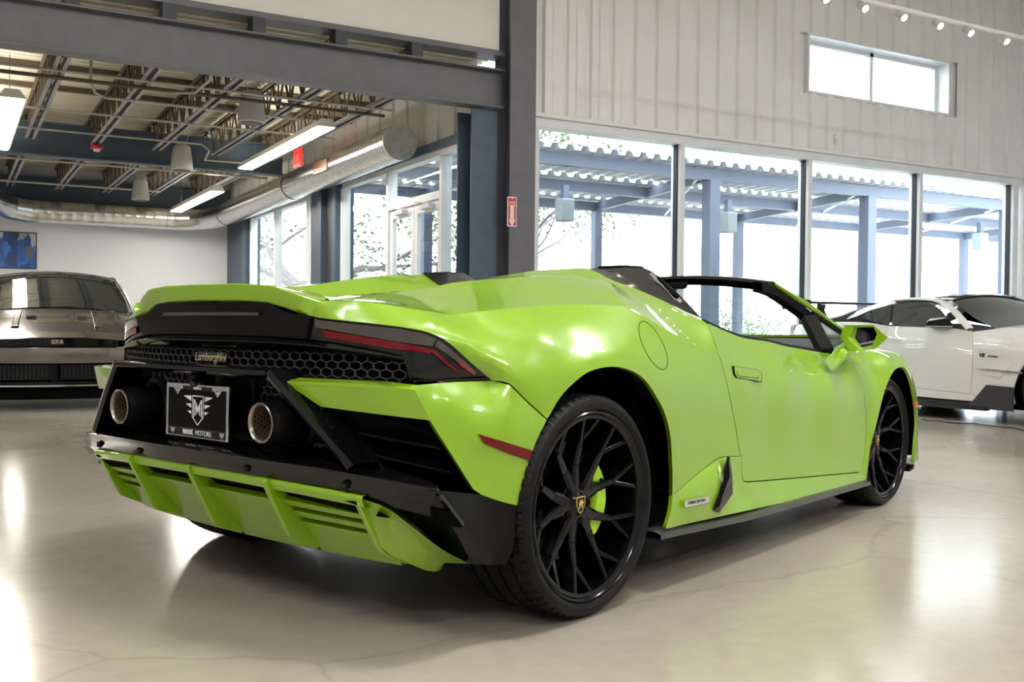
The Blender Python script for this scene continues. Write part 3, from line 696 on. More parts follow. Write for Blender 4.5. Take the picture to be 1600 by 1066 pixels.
    if liner:
        for side in (1, -1):
            LINER.add([(x, y*side, z) for x, y, z in (V-N*(.016+push))], tr if side == 1 else [f[::-1] for f in tr])
    return res
P_ = lambda x, y, z: np.array([x, -y, z])        # right flank from positive half width
# ---- shared lines -------------------------------------------------
deck_seam = [U(501, 469, .50), U(569, 471, .605), U(640, 481, .695), U(706, 492, .745)]
hip = [U(706, 492, .745), U(768, 485, .775), U(850, 478, .80), U(910, 476, .83), U(971, 478, .855)]
shoulder = [U(971, 478, .855), U(1001, 492, .875), U(1050, 520, .893), U(1088, 539, .90), U(1123, 553, .905)]
dseam_hi = [U(1105.5, 505, .84), U(1112, 524, .872), U(1123, 553, .905)]
dseam_lo = [U(1123, 553, .905), U(1136, 600, .915), U(1148, 660, .924), U(1155.5, 705, .928), U(1158, 713, .929)]
sill_seam = [U(1158, 713, .929), U(1126, 715.5, .933), U(1095, 736.5, .943), U(1050.5, 774.5, .957)]
arch_up = [U(1050.5, 774.5, .957), U(1051, 745, .958), U(1050, 721, .960), U(1048, 685, .963), U(1040.7, 651, .966), U(1027.6, 623, .967), U(1009, 595, .967), U(988, 580, .966), U(958, 573, .963), U(922.5, 580, .958), U(896, 599, .952), U(874, 623, .946), U(855, 656, .94)]
bump_seam = [U(855, 656, .94), U(825, 629, .925), U(796, 601, .905), U(784, 597.5, .885), U(769, 595, .865)]
light_top = [U(769, 595, .868), U(735, 566, .85), U(710, 543, .832), U(693, 530, .815), U(668, 519, .785), U(640, 513, .752), U(600, 507.5, .69), U(560, 503, .622), U(520, 499, .545), U(487, 495, .472)]
spoil_seam = [U(487, 495, .472), U(488, 485, .483), U(493, 476, .494), U(501, 469, .50)]
quarter_in = [U(800, 516, .846), U(745, 501, .783), U(772, 508, .815), U(830, 528, .882), U(860, 540, .909), U(840, 500, .85), U(900, 500, .868), U(674, 500, .770), U(700, 520, .815), U(724, 536, .845), U(756, 565, .874), U(779, 583, .890),
              U(820, 570, .91), U(870, 580, .938), U(780, 545, .872), U(900, 530, .905), U(950, 520, .912), U(950, 550, .945), U(1000, 540, .935), U(1020, 570, .953), U(1040, 600, .957), U(1060, 560, .925), U(1090, 600, .932), U(1080, 650, .944), U(1070, 710, .950), U(1110, 680, .936), U(600, 490, .67), U(540, 483, .567)]
nV = (-.62, -.78, .12)
G = .0022
_a = crom([U(716, 495, .752), U(745, 501, .783), U(772, 508, .815), U(800, 516, .846), U(830, 528, .882), U(860, 540, .909), U(888, 551, .925)], .03)
_b = crom([U(838, 655, .925), U(850, 622, .928), U(872, 594, .935), U(905, 569, .943), U(950, 555, .950), U(1000, 559, .953), U(1034, 586, .955), U(1056, 630, .955), U(1068, 690, .952), U(1069, 740, .952)], .04)
RL = (_a, np.interp(np.linspace(0, 1, len(_a)), [0, .25, .6, 1], [.001, .011, .012, 0]), _b, np.interp(np.linspace(0, 1, len(_b)), [0, .2, .8, 1], [0, .006, .005, 0]))
quarter = patch('rear_quarter_panel', [(deck_seam, G), hip, shoulder, (dseam_lo, G), (sill_seam, .0012), arch_up, (bump_seam, G), light_top, (spoil_seam, G)], m_lime, inner=quarter_in, n=nV, liner=True,
                ridges=[(RL[0], RL[1], .05), (RL[2], RL[3], .03)])
# fuel flap: dark gap ring on the quarter panel
fp = []
for k in range(40):
    a = 2*PI*k/40; ca, sa = math.cos(a), math.sin(a); tx, ty = 41.5*ca, 15*sa; al = math.radians(64)
    p, N = onsurf('rear_quarter_panel', 1020.5+tx*math.cos(al)-ty*math.sin(al), 540+tx*math.sin(al)+ty*math.cos(al), .0004); fp.append(p)
MB().tube(fp+fp[:1], .0011, 5, cap=False).build('fuel_flap_gap', m_mblk, quarter[0])
# hip top
crest_in = [U(947, 438, .60), U(905, 434.5, .575), U(872, 433, .555), U(820, 433.5, .525), U(772, 436, .50), U(710, 441.6, .46), U(667, 450.6, .45), U(590, 460, .45), U(514, 469, .46)]
hipfront = [U(971, 478, .855), U(966, 460, .765), U(958, 448, .675), U(947, 438, .60)]
patch('rear_haunch', [(deck_seam[::-1], G), [U(501, 469, .50), U(514, 469, .46)], crest_in[::-1], hipfront[::-1], hip[::-1]], m_lime, n=(0, -.35, 1), liner=True, inner=[U(800, 462, .65)+np.array([0, 0, .006]), U(880, 457, .69)+np.array([0, 0, .006])])
blk_lo = [U(920.6, 420, .50), U(956, 437.5, .595), U(990, 450, .64), U(1031, 467.5, .70), U(1069, 486, .755), U(1096, 497.5, .80), U(1105.5, 505, .84)]
ridge = [U(920.6, 420, .50), U(910, 419, .487), U(840, 423, .45), U(784, 431, .44), U(745, 437.5, .44), U(710, 441.6, .46)]
patch('nacelle_top', [ridge, [U(710, 441.6, .46), U(772, 436, .50), U(820, 433.5, .525), U(872, 433, .555), U(905, 434.5, .575), U(947, 438, .60)], [U(947, 438, .60), U(956, 437.5, .595)], [U(956, 437.5, .595), U(938, 428, .548), U(920.6, 420, .50)]], m_lime, n=(0, -.5, 1), liner=True)
blk_lo = [U(920.6, 420, .50), U(938, 428, .548), U(956, 437.5, .595), U(990, 450, .64), U(1031, 467.5, .70), U(1069, 486, .755), U(1096, 497.5, .80)]
patch('shoulder_panel', [hipfront, [U(947, 438, .60), U(956, 437.5, .595)], [U(956, 437.5, .595), U(990, 450, .64), U(1031, 467.5, .70), U(1069, 486, .755), U(1096, 497.5, .80)], [U(1096, 497.5, .80), U(1105.5, 505, .84)], (dseam_hi, G), shoulder[::-1]], m_lime, n=(.15, -.75, .6), liner=True)
# black roll bar covers
blk_top = [U(1096, 497.5, .80), U(1087.6, 488, .77), U(1061, 460, .68), U(1027, 430, .56), U(1015, 422.5, .53), U(1007, 419, .505), U(975, 417, .49), U(937, 418.5, .487), U(920.6, 420, .50)]
cover = patch('roll_bar_cover', [blk_lo, blk_top], m_gblk, n=(.2, -.75, .6), thick=.03)
for s, o in zip((1, -1), cover):
    sl = [U(1012.5, 429.5, .555), U(1016, 430, .557), U(1040, 455, .645), U(1061, 474, .715), U(1059, 476, .712), U(1048, 470, .69), U(1028, 448, .612)]
    mb = MB().prism([p+np.array([.004, -.004, .004]) for p in sl], (.006, -.006, .006)); 
    if s < 0: mb.v = [(x, -y, z) for x, y, z in mb.v]
    mb.build('vent_slot', m_chrome, o)
    sl2 = [p*.72+q*.28 for p, q in zip(sl, [np.mean(sl, axis=0)]*len(sl))]
    mb = MB().prism([p+np.array([.011, -.011, .011]) for p in sl2], (.003, -.003, .003))
    if s < 0: mb.v = [(x, -y, z) for x, y, z in mb.v]
    mb.build('vent_glass', m_mblk, o)
# inner face of the nacelles and engine deck
deck_in = [P_(.97, .30, 1.05), P_(.62, .31, 1.045), P_(.30, .315, 1.025), P_(.0, .325, .998), P_(-.3, .345, .975), P_(-.60, .40, .952)]
patch('nacelle_side', [[U(1007, 419, .505), U(975, 417, .49), U(937, 418.5, .487), U(920.6, 420, .50)], ridge, crest_in[5:], [U(514, 469, .46), P_(-.60, .40, .952)], deck_in[::-1], [P_(.97, .30, 1.05), U(1007, 419, .505)]], m_lime, n=(0, .55, 1), liner=True)
for s in (1, -1):
    mb = MB(); a, b, c = U(1007, 419, .505), U(975, 417, .49), U(937, 418.5, .487)
    pts = [U(1007, 419, .505), P_(.95, .30, 1.052), P_(.66, .31, 1.05), U(937, 418.5, .487), U(975, 417, .49)]
    mb.prism([(p[0], p[1]*s, p[2]+.004) for p in pts], (0, 0, .003)); mb.build('nacelle_black_inlay', m_gblk, car)
dk = MB(); rows = []
for p in deck_in: rows.append([(p[0], p[1]*t, p[2]-.02+.018*(1-abs(t))) for t in np.linspace(1, -1, 13)])
dk.grid(rows).build('engine_deck', m_sblk, car, smooth=True)
for k in range(9):
    t = k/8; q = deck_in[-1]*(1-t*.62)+deck_in[1]*t*.62
    x = -.58+k*.105; z = np.interp(x, [-.6, -.3, 0, .3, .62], [.952, .975, .998, 1.025, 1.045]); hw = np.interp(x, [-.6, -.3, 0, .3, .62], [.38, .33, .31, .30, .295])
    MB().hexa([(x, -hw, z-.01), (x+.07, -hw, z-.012), (x+.07, hw, z-.012), (x, hw, z-.01), (x, -hw, z-.002), (x+.07, -hw, z+.014), (x+.07, hw, z+.014), (x, hw, z-.002)]).build('deck_louvre', m_gblk, car, bevel=.002)
for s in (1, -1):
    MB().hexa([(-.60, s*.40, .955), (-.60, s*.24, .957), (.55, s*.16, 1.03), (.55, s*.22, 1.03), (-.60, s*.40, .962), (-.60, s*.24, .966), (.55, s*.16, 1.043), (.55, s*.22, 1.043)]).build('deck_rail', m_lime, car, bevel=.003)
# ---- door
belt = [U(1289, 552, .80), U(1255, 546, .812), U(1227, 541, .82), U(1200, 534, .828), U(1166, 529, .834), U(1144, 522, .837), U(1105.5, 505, .84)]
door_bot = [U(1159, 742, .931), U(1161, 750, .931), U(1168, 753, .931), U(1210, 750, .925), U(1250, 746.5, .924), U(1300, 742, .927), U(1344.5, 738, .932)]
door_fr = [U(1344.5, 738, .932), U(1350, 713, .931), U(1352.5, 665.6, .927), U(1351, 626, .92), U(1346, 600, .91), U(1337.6, 579.5, .893), U(1323.6, 560.7, .862)]
door_in = [U(1165, 585, .906), U(1230, 590, .899), U(1300, 600, .904), U(1200, 650, .906), U(1270, 650, .904), U(1320, 650, .917), U(1200, 710, .913), U(1270, 705, .909), U(1320, 700, .920)]
door = patch('door', [(dseam_hi, G), (dseam_lo+[U(1159, 742, .931)], G), (door_bot, G), (door_fr, G), ([U(1323.6, 560.7, .862), U(1308, 554, .825), U(1289, 552, .80)], G), belt], m_lime, inner=door_in, n=(-.1, -1, .15), liner=True, lam=2e-4, extra=[U(1100, 640, .936), U(1110, 690, .936)])
for s in (1, -1):
    MB().tube([(p+np.array([0, .022, .004]))*[1, s, 1] for p in crom(belt, .08)], .013, 8).build('belt_seal', m_sblk, door[0 if s == 1 else 1], smooth=True)
# ---- sill with intake and skirt
sill_bot = [U(1353.6, 753, .937), U(1302, 767, .944), U(1250, 780, .948), U(1190, 793, .953), U(1145, 803, .957), U(1090, 815, .96), U(1040, 826, .96)]
sill = patch('side_sill', [(sill_seam[::-1], .0012), [U(1158, 713, .929), U(1159, 742, .931)], (door_bot, G), [U(1344.5, 738, .932), U(1353.6, 753, .937)], sill_bot, [U(1040, 826, .96), U(1046, 808, .96), U(1049.5, 790, .959), U(1050.5, 774.5, .957)]], m_lime,
             inner=[U(1085, 765, .962), U(1115, 735, .956), U(1105, 775, .966), U(1150, 765, .936), U(1200, 766, .934), U(1180, 780, .948), U(1260, 757, .934), U(1090, 800, .964)], n=(-.1, -1, .1), liner=True)
for s, o in zip((1, -1), sill):
    ip = [U(1137.5, 714, .950), U(1141.5, 745, .950), U(1142, 771, .952), U(1121, 801, .968), U(1115, 796, .968), U(1127, 757, .966)]
    mb = MB().prism([p+np.array([0, .004, 0]) for p in ip], (0, -.012, 0))
    if s < 0: mb.v = [(x, -y, z) for x, y, z in mb.v]
    mb.build('side_intake', m_gblk, o)
    ip2 = [U(1137.5, 720, .960), U(1140, 745, .958), U(1136, 765, .962), U(1122, 793, .975), U(1119, 793, .976), U(1130, 757, .974)]
    mb = MB().prism(ip2, (0, -.003, 0))
    if s < 0: mb.v = [(x, -y, z) for x, y, z in mb.v]
    mb.build('intake_recess', m_mblk, o)
    b0, b1 = U(1068, 787.5, .9705), U(1106, 780.5, .9705)
    mb = MB(); bd = (b1-b0)/np.linalg.norm(b1-b0); up = np.array([0, 0, 1.]); L = np.linalg.norm(b1-b0)
    prof = []
    for k in range(16):
        a = 2*PI*k/16; cx = L/2-.012 if math.cos(a) > 0 else -L/2+.012
        prof.append((b0+b1)/2+bd*(cx+.012*math.cos(a))+up*.012*math.sin(a))
    mb.prism(prof, (0, -.004, 0))
    if s < 0: mb.v = [(x, -y, z) for x, y, z in mb.v]
    bo = mb.build('model_badge', m_chrome, o)
    if s > 0: text_mesh('badge_lettering', 'HURACAN EVO', .017, m_gblk, o, frame_mat((b0+b1)/2+np.array([0, -.0045, 0]), bd, up), depth=.0004)
sk = MB()
for s in (1, -1):
    rows = []
    for x in np.linspace(.36, 2.30, 20):
        zt = np.interp(x, [.4, 1.0, 2.25], [.21, .185, .168]); y = np.interp(x, [.4, 1.0, 2.25], [.955, .957, .938])
        rows.append([(x, -s*(y-.10), zt), (x, -s*y, zt), (x, -s*(y+.022), zt-.008), (x, -s*(y+.022), zt-.024), (x, -s*(y-.10), zt-.03)])
    MB().grid(rows, closed=True).build('side_skirt', m_carb, car, smooth=True, angle=30)
# ---- front fender, bonnet, nose
far = [U(1353.6, 753, .937), U(1357, 720, .943), U(1362, 690, .947), U(1370, 660, .95), U(1382, 612, .952), U(1394, 584, .952), U(1404, 574.5, .950), U(1415, 577, .948), U(1424, 596, .945), U(1430, 625, .94), U(1433, 660, .936), P_(3.02, .934, .30), P_(3.01, .93, .18)]
crown = [U(1289, 552, .80), P_(2.35, .795, .785), P_(2.6, .80, .795), P_(2.85, .80, .79), P_(3.05, .78, .755), P_(3.25, .72, .68), P_(3.42, .62, .59)]
fend_front = [P_(3.42, .62, .59), P_(3.40, .74, .46), P_(3.36, .80, .32), P_(3.33, .83, .18)]
fender = patch('front_fender', [(door_fr[::-1], G), far[:1]*0+[U(1344.5, 738, .932), U(1353.6, 753, .937)], far, [P_(3.01, .93, .18), P_(3.18, .90, .18), P_(3.33, .83, .18)], fend_front[::-1], crown[::-1], ([U(1289, 552, .80), U(1308, 554, .825), U(1323.6, 560.7, .862)], G)] if False else
    [(door_fr, G), ([U(1323.6, 560.7, .862), U(1308, 554, .825), U(1289, 552, .80)], G), crown, fend_front, [P_(3.33, .83, .18), P_(3.18, .90, .18), P_(3.01, .93, .18)], far[::-1], [U(1353.6, 753, .937), U(1344.5, 738, .932)]],
    m_lime, n=(.35, -1, .25), inner=[P_(2.45, .905, .68), P_(2.65, .92, .745), P_(2.8, .905, .755), P_(2.95, .885, .735), P_(3.08, .905, .6), P_(3.15, .90, .42), P_(2.62, .875, .778), P_(2.4, .86, .755), P_(2.85, .87, .775)], liner=True)
for o in fender[:1]:
    a = [U(1428.5, 627, .945), U(1433, 627, .938), U(1433.5, 637, .936), U(1429, 637, .944)]
    MB().prism([p+np.array([0, -.006, 0]) for p in a], (0, .012, 0)).build('side_marker', m_amber, o)
cowl = [P_(2.66, .745, .868), P_(2.80, .55, .865), P_(2.90, .28, .862), P_(2.93, 0, .86)]
hood_fr = [P_(3.42, .62, .59), P_(3.52, .3, .565), P_(3.54, 0, .56)]
patch('bonnet', [[P_(2.66, .745, .868), P_(2.62, .80, .795)], [P_(2.62, .80, .795)]+crown[3:], hood_fr, [P_(3.54, 0, .56), P_(3.2, 0, .735), P_(2.93, 0, .86)], cowl[::-1]], m_lime, n=(.1, 0, 1), liner=True)
patch('cowl_side', [[P_(2.66, .745, .868), P_(2.62, .80, .795)], [P_(2.62, .80, .795), P_(2.35, .795, .785), U(1289, 552, .80)], [U(1289, 552, .80), P_(2.3, .76, .80), P_(2.66, .745, .868)]], m_lime, n=(0, -.6, 1))
patch('front_bumper', [fend_front, [P_(3.33, .83, .18), P_(3.52, .5, .16), P_(3.58, 0, .15)], [P_(3.58, 0, .15), P_(3.585, 0, .3), P_(3.57, 0, .45), P_(3.54, 0, .56)], hood_fr[::-1]], m_lime, n=(1, -.3, .1), liner=True)
for s in (1, -1):
    MB().prism([(3.37, -s*.80, .23), (3.545, -s*.42, .22), (3.565, -s*.36, .36), (3.43, -s*.74, .38)], (.03, 0, 0)).build('front_intake', m_mblk, car)
    MB().prism([(3.39, -s*.70, .50), (3.46, -s*.52, .545), (3.40, -s*.60, .60), (3.28, -s*.735, .64)], (.02, 0, .02)).build('headlight', m_smoke, car)
    # winglet of the front splitter
    MB().prism([U(1421, 737, .93)*[1, s, 1], U(1428, 733, .94)*[1, s, 1], P_(3.42, .80, .14)*[1, s, 1], P_(3.40, .70, .13)*[1, s, 1], P_(3.0, .80, .13)*[1, s, 1]], (0, 0, .014)).build('splitter_end', m_gblk, car)
MB().prism([(3.05, -.86, .12), (3.40, -.80, .12), (3.57, -.5, .12), (3.63, 0, .12), (3.57, .5, .12), (3.40, .80, .12), (3.05, .86, .12)], (0, 0, .02)).build('front_splitter', m_gblk, car)
# ---- windscreen frame
HR = U(1205, 442, .55)
hd = [P_(HR[0], .55, HR[2]), P_(HR[0]+.05, .35, 1.147), P_(HR[0]+.09, .15, 1.163), P_(HR[0]+.10, 0, 1.167)]
hd = hd+[p*[1, -1, 1] for p in hd[-2::-1]]
hs = crom(hd, .06)
MB().grid([[p+np.array(q) for q in ((-.05, 0, -.012), (-.035, 0, .004), (.03, 0, .008), (.07, 0, -.004), (.05, 0, -.03), (-.03, 0, -.045))] for p in hs], closed=True).build('windscreen_header', m_gblk, car, smooth=True, angle=50)
pil = {1: crom([HR+[0, 0, .004], U(1232, 457, .585), U(1259, 473, .63), U(1290, 496, .685), U(1312, 512, .725), P_(2.62, .765, .86)], .05)}
pil[-1] = [p*[1, -1, 1] for p in pil[1]]
for s in (1, -1):
    MB().grid([[p+np.array(q)*[1, s, 1] for q in ((0, .012, .004), (0, -.012, .002), (.01, -.02, -.012), (0, -.008, -.02), (-.01, .01, -.012))] for p in pil[s]], closed=True).build('windscreen_pillar', m_lime, car, smooth=True, angle=50)
    tr_ = crom([p*[1, s, 1] for p in (U(1185, 449, .53), U(1205, 455, .555), U(1235, 475, .60), U(1258, 492, .64), U(1268, 500, .665))], .04)
    MB().grid([[p+np.array(q)*[1, s, 1] for q in ((0, .03, .028), (0, -.02, .022), (0, -.022, -.02), (0, .03, -.022))] for p in tr_], closed=True).build('pillar_trim', m_sblk, car, smooth=True, angle=60)
    q0, q1 = U(1263, 497, .655)*[1, s, 1], U(1291, 551, .795)*[1, s, 1]
    MB().bar(q0, q1, .075, .05).build('quarter_window_bar', m_sblk, car, bevel=.01)
    tri = [p*[1, s, 1] for p in (U(1272, 492, .66), U(1316, 522, .735), U(1316, 546, .80), U(1297, 549, .80))]
    MB().prism(tri, (0, s*.004, 0)).build('quarter_window', m_wsg, car)
    MB().bar(U(1268, 489, .652)*[1, s, 1], U(1318, 522, .74)*[1, s, 1], .02, .02).build('window_seal', m_sblk, car)
rows = []
hs2 = crom(hd, .05); cw = crom(cowl+[p*[1, -1, 1] for p in cowl[-2::-1]], .05); K = 24
def resamp(pts, n):
    pts = np.array(pts); d = np.concatenate([[0], np.cumsum(np.linalg.norm(np.diff(pts, axis=0), axis=1))]); t = np.linspace(0, d[-1], n); return np.stack([np.interp(t, d, pts[:, i]) for i in range(3)], 1)
A_, B_ = resamp(hs2, K), resamp(cw, K)
for t in np.linspace(0, 1, 12): rows.append([tuple(a*(1-t)+b*t+np.array([0, 0, .03*math.sin(PI*t)])) for a, b in zip(A_, B_)])
MB().grid(rows).build('windscreen', m_wsg, car, smooth=True, angle=180)
# ---- mirrors
for s in (1, -1):
    XM = 2.16
    ol = [Ux(px, py, XM) for px, py in ((1319.8, 508), (1364.8, 507.5), (1388, 528), (1367.6, 546), (1326, 549.5), (1312, 526))]
    ol2 = [Ux(px, py, XM+.12) for px, py in ((1324, 512), (1362, 512), (1376, 528), (1362, 542), (1330, 543), (1321, 527))]
    il = [Ux(px, py, XM+.004) for px, py in ((1333, 511), (1364, 510.5), (1370, 522), (1361, 544), (1343, 546), (1325, 528))]
    il2 = [p+np.array([.03, 0, 0]) for p in [Ux(px, py, XM+.004) for px, py in ((1337, 512), (1363, 511.5), (1369, 522), (1360, 543), (1345, 545), (1333, 528))]]
    f = lambda L: [tuple(p*[1, s, 1]) for p in L]
    mb = MB(); mb.grid([f(il2), f(il), f(ol), f([p*.5+q*.5+(p-np.mean(ol, axis=0))*.06 for p, q in zip(ol, ol2)]), f(ol2)], closed=True); mb.add(f(ol2), [tuple(range(6))])
    mr = mb.build('wing_mirror', m_lime, car, smooth=True, angle=25, bevel=.004)
    MB().add(f([p+np.array([-.004, 0, 0]) for p in il2]), [tuple(range(6))]).build('mirror_glass', m_mirror, mr)
    st = [Ux(1314, 538, XM+.01), Ux(1329, 549, XM+.01), U(1299, 582, .885), U(1287.5, 563, .868)]
    st2 = [p+np.array([.075, .01, .004]) for p in st]
    MB().hexa(f(st)+f(st2)).build('mirror_arm', m_lime, mr, bevel=.008)
# ---- door handle (flush lever with dark outline)
for s, o in zip((1, -1), door):
    hp = [U(1145, 572, .9055), U(1183, 577.5, .899), U(1190, 583, .899), U(1190, 597, .9065), U(1150, 590.5, .9115), U(1146, 584, .910)]
    c0 = np.mean(hp, axis=0)
    f = lambda L, d: [tuple((p+np.array([0, d, 0]))*[1, s, 1]) for p in L]
    MB().prism(f(hp, .003), (0, -s*.0045, 0)).build('handle_gap', m_mblk, o)
    MB().prism(f([c0+(p-c0)*.93 for p in hp], 0), (0, -s*.004, 0)).build('door_handle', m_lime, o, bevel=.001)
    lp = f([c0+(p-c0)*[.74, 1, .55]-np.array([.008, 0, 0]) for p in hp], -.0044); MB().tube(lp+lp[:1], .001, 4, cap=False).build('handle_line', m_mblk, o)
# ================================================================== REAR OF THE CAR
def mir(L): return [np.array(p)*[1, -1, 1] for p in L]
def full(L): # right half polyline from centre plane outwards -> left..right
    return mir(L)[::-1]+[np.array(p) for p in L[1:]]
# ---- spoiler
sp_rt = [P_(-.775, 0, 1.018), P_(-.768, .2, 1.017), P_(-.748, .335, 1.010), P_(-.722, .42, .985), P_(-.690, .498, .963)]
sp_rb = [P_(-.765, 0, .968), P_(-.758, .2, .966), P_(-.738, .300, .960), P_(-.716, .375, .940), P_(-.700, .42, .922)]
sp_ro = [P_(-.772, 0, .995), P_(-.765, .2, .994), P_(-.745, .328, .984), P_(-.722, .405, .957), P_(-.710, .472, .918)]
sp_ft = [P_(-.60, 0, .985), P_(-.60, .2, .985), P_(-.595, .35, .982), P_(-.60, .42, .976), P_(-.640, .47, .967)]
sp_fb = [P_(-.62, 0, .945), P_(-.62, .2, .943), P_(-.62, .30, .94), P_(-.63, .37, .93), P_(-.66, .42, .918)]
def byidx(L, n):
    L = np.array(full(L)); t = np.linspace(0, len(L)-1, n); return np.stack([np.interp(t, range(len(L)), L[:, i]) for i in range(3)], 1)
rows = [byidx(L, 49) for L in (sp_rt, sp_ro, sp_rb, sp_fb, sp_ft)]
mid = rows[0]*.35+rows[4]*.65; mid[:, 2] += .008
sp = MB().grid([list(map(tuple, r)) for r in (rows[0], rows[1], rows[2], rows[3], rows[4], mid)]+[list(map(tuple, rows[0]))])
sp.build('rear_spoiler', m_lime, car, smooth=True, angle=50, bevel=.004)
# ---- black panel under the spoiler
def rear_x(y, r0, k): return r0+k*y*y
pn_top = [P_(-.742, 0, .962), P_(-.738, .15, .962), P_(-.732, .297, .960), P_(-.728, .345, .940), P_(-.724, .39, .926), P_(-.716, .475, .920)]
pn_bot = [P_(-.728, 0, .862), P_(-.72, .25, .861), P_(-.706, .445, .855)]
patch('rear_panel', [full(pn_top), [pn_top[-1], pn_bot[-1]], full(pn_bot)[::-1], [mir([pn_bot[-1]])[0], mir([pn_top[-1]])[0]]], m_sblk, n=(-1, 0, 0), both=False, thick=.05)
MB().grid([[p+np.array([-.006, 0, dz]) for p in crom(full([P_(-.742, 0, .927), P_(-.738, .15, .927), P_(-.732, .262, .926)]), .04)] for dz in (-.005, .005)]).build('light_strip', mat('strip_lens', (.05, .05, .055), rough=.2), car, smooth=True)
led_t = [P_(-.735, 0, .858), P_(-.722, .25, .857), P_(-.700, .445, .850), P_(-.655, .60, .836), P_(-.605, .745, .814)]
led_m = [P_(-.765, 0, .845), P_(-.745, .25, .845), P_(-.715, .445, .838), P_(-.665, .60, .824), P_(-.612, .748, .806)]
led_b = [P_(-.745, 0, .826), P_(-.728, .25, .826), P_(-.698, .445, .822), P_(-.650, .60, .812), P_(-.600, .745, .798)]
R3 = [list(map(tuple, resamp(crom(full(L), .04), 60))) for L in (led_t, led_m, led_b)]
MB().grid(R3).build('tail_ledge', m_gblk, car, smooth=True, angle=60, bevel=.003)
# ---- tail lights
li_low = [U(487, 495, .472), P_(-.698, .445, .855)]
tl_b = [P_(-.700, .445, .855), P_(-.662, .60, .838), P_(-.612, .745, .815)]
tl_in = [P_(-.612, .745, .815), P_(-.602, .765, .738)]
tl_bot = [P_(-.602, .765, .738), U(700, 597.5, .82), U(769, 596, .865)]
tail = patch('tail_light', [light_top, li_low, tl_b, tl_in, tl_bot+[U(769, 595, .865)]], m_gblk, n=nV, thick=.03, push=-.004)
def strip(name, pix, m, off, parent):
    pts = [onsurf('tail_light', px, py, off)[0] for px, py in pix]
    for s, o in zip((1, -1), parent):
        q = [p*[1, s, 1] for p in pts]; nn = onsurf('tail_light', *pix[0])[1]*[1, s, 1]
        mb = MB(); h = len(q)//2; mb.grid([[tuple(p) for p in q[:h]], [tuple(p) for p in q[h:][::-1]]]); mb.grid([[tuple(p+nn*.002) for p in q[:h]], [tuple(p+nn*.002) for p in q[h:][::-1]]])
        mb.build(name, m, o, smooth=True, recalc=False)
strip('reversing_lens', [(492, 499), (530, 503.5), (580, 509), (630, 515), (660, 521), (682, 529), (676, 541), (652, 538), (622, 534), (575, 526), (530, 518), (494, 511)], m_smoke, .001, tail)
strip('corner_lens', [(684, 531), (704, 546), (726, 565), (745, 583), (741, 585), (718, 569), (696, 552), (679, 541)], m_smoke, .001, tail)
strip('red_lens', [(505, 515), (540, 521), (580, 528), (625, 536), (655, 541), (676, 547), (672, 553), (650, 549), (622, 546), (580, 539), (545, 533), (510, 527)], m_redlens, .0012, tail)
strip('red_lens', [(676, 545), (690, 557), (704, 570), (716, 580), (712, 581), (698, 571), (684, 559), (672, 549)], m_redlens, .0012, tail)
strip('light_bar', [(715, 562), (724, 570), (734, 577), (743, 584), (740, 586), (731, 580), (721, 573), (713, 565)], m_redled, .0035, tail)
# chrome lower edge of the light
for s, o in zip((1, -1), tail):
    q = [onsurf('tail_light', px, py, .002)[0]*[1, s, 1] for px, py in ((646, 596), (690, 594.5), (730, 592.5), (764, 592))]
    MB().tube(q, .003, 6).build('lens_edge', m_gblk, o, smooth=True)
# ---- honeycomb
def honeycomb(name, mapf, inside, W, H, cw, ch, th, m, parent, dep):
    """hexagons as struts on a mapped surface; mapf(s,z)->point and normal"""
    mb = MB(); seen = set(); ni = int(W/cw)+2; nj = int(H/(ch*.75))+2
    def hexc(i, j):
        cx = -W/2+i*cw+(cw/2 if j % 2 else 0); cy = -H/2+j*ch*.75
        return [(cx, cy+ch/2), (cx+cw/2, cy+ch/4), (cx+cw/2, cy-ch/4), (cx, cy-ch/2), (cx-cw/2, cy-ch/4), (cx-cw/2, cy+ch/4)]
    for i in range(ni):
        for j in range(nj):
            h = hexc(i, j)
            for k in range(6):
                a, b = h[k], h[(k+1) % 6]; key = tuple(sorted(((round(a[0], 4), round(a[1], 4)), (round(b[0], 4), round(b[1], 4)))))
                if key in seen: continue
                seen.add(key)
                if not (inside(*a) and inside(*b)): continue
                pa, pb = np.array(mapf(*a)), np.array(mapf(*b)); mb.bar(pa, pb, dep, th, up=np.cross(pb-pa, (1, 0, 0)))
    return mb.build(name, m, parent)
m_hex = mat('honeycomb_plastic', (.055, .055, .06), rough=.3)
hx = lambda y: -.725+.235*y*y
def hmap(s, z): return (hx(s), s, z+.776)
top_z = lambda y: np.interp(abs(y), [0, .445, .6, .745], [.826, .822, .812, .798])-.776
bot_z = lambda y: np.interp(abs(y), [0, .42, .6, .76], [.745, .742, .735, .722])-.776
honeycomb('honeycomb_grille', hmap, lambda s, z: abs(s) < .755 and bot_z(s)-.004 < z < top_z(s)+.004, 1.56, .16, .0385, .0285, .0019, m_hex, car, .007)
bk = [[(hx(y)+.035, y, z) for y in np.linspace(-.77, .77, 30)] for z in (.70, .83)]
MB().grid(bk).build('grille_backing', m_mblk, car, smooth=True)
# script badge
bp = frame_mat((hx(-.03)-.016, -.02, .792), (0, -1, 0), (-.1, 0, 1))
o = MB().box((-.07, -.016, -.012), (.07, .016, 0)).build('badge_plate', mat('badge_grey', (.035, .035, .037), rough=.4), car, bevel=.004); o.matrix_local = bp
text_mesh('script_badge', 'Lamborghini', .037, mat('polished_script', (.9, .78, .55), rough=.2, metal=.9), car, bp @ Matrix.Translation((0, 0, .002)), depth=.002, shear=.35, bold=.0003, spacing=.92)
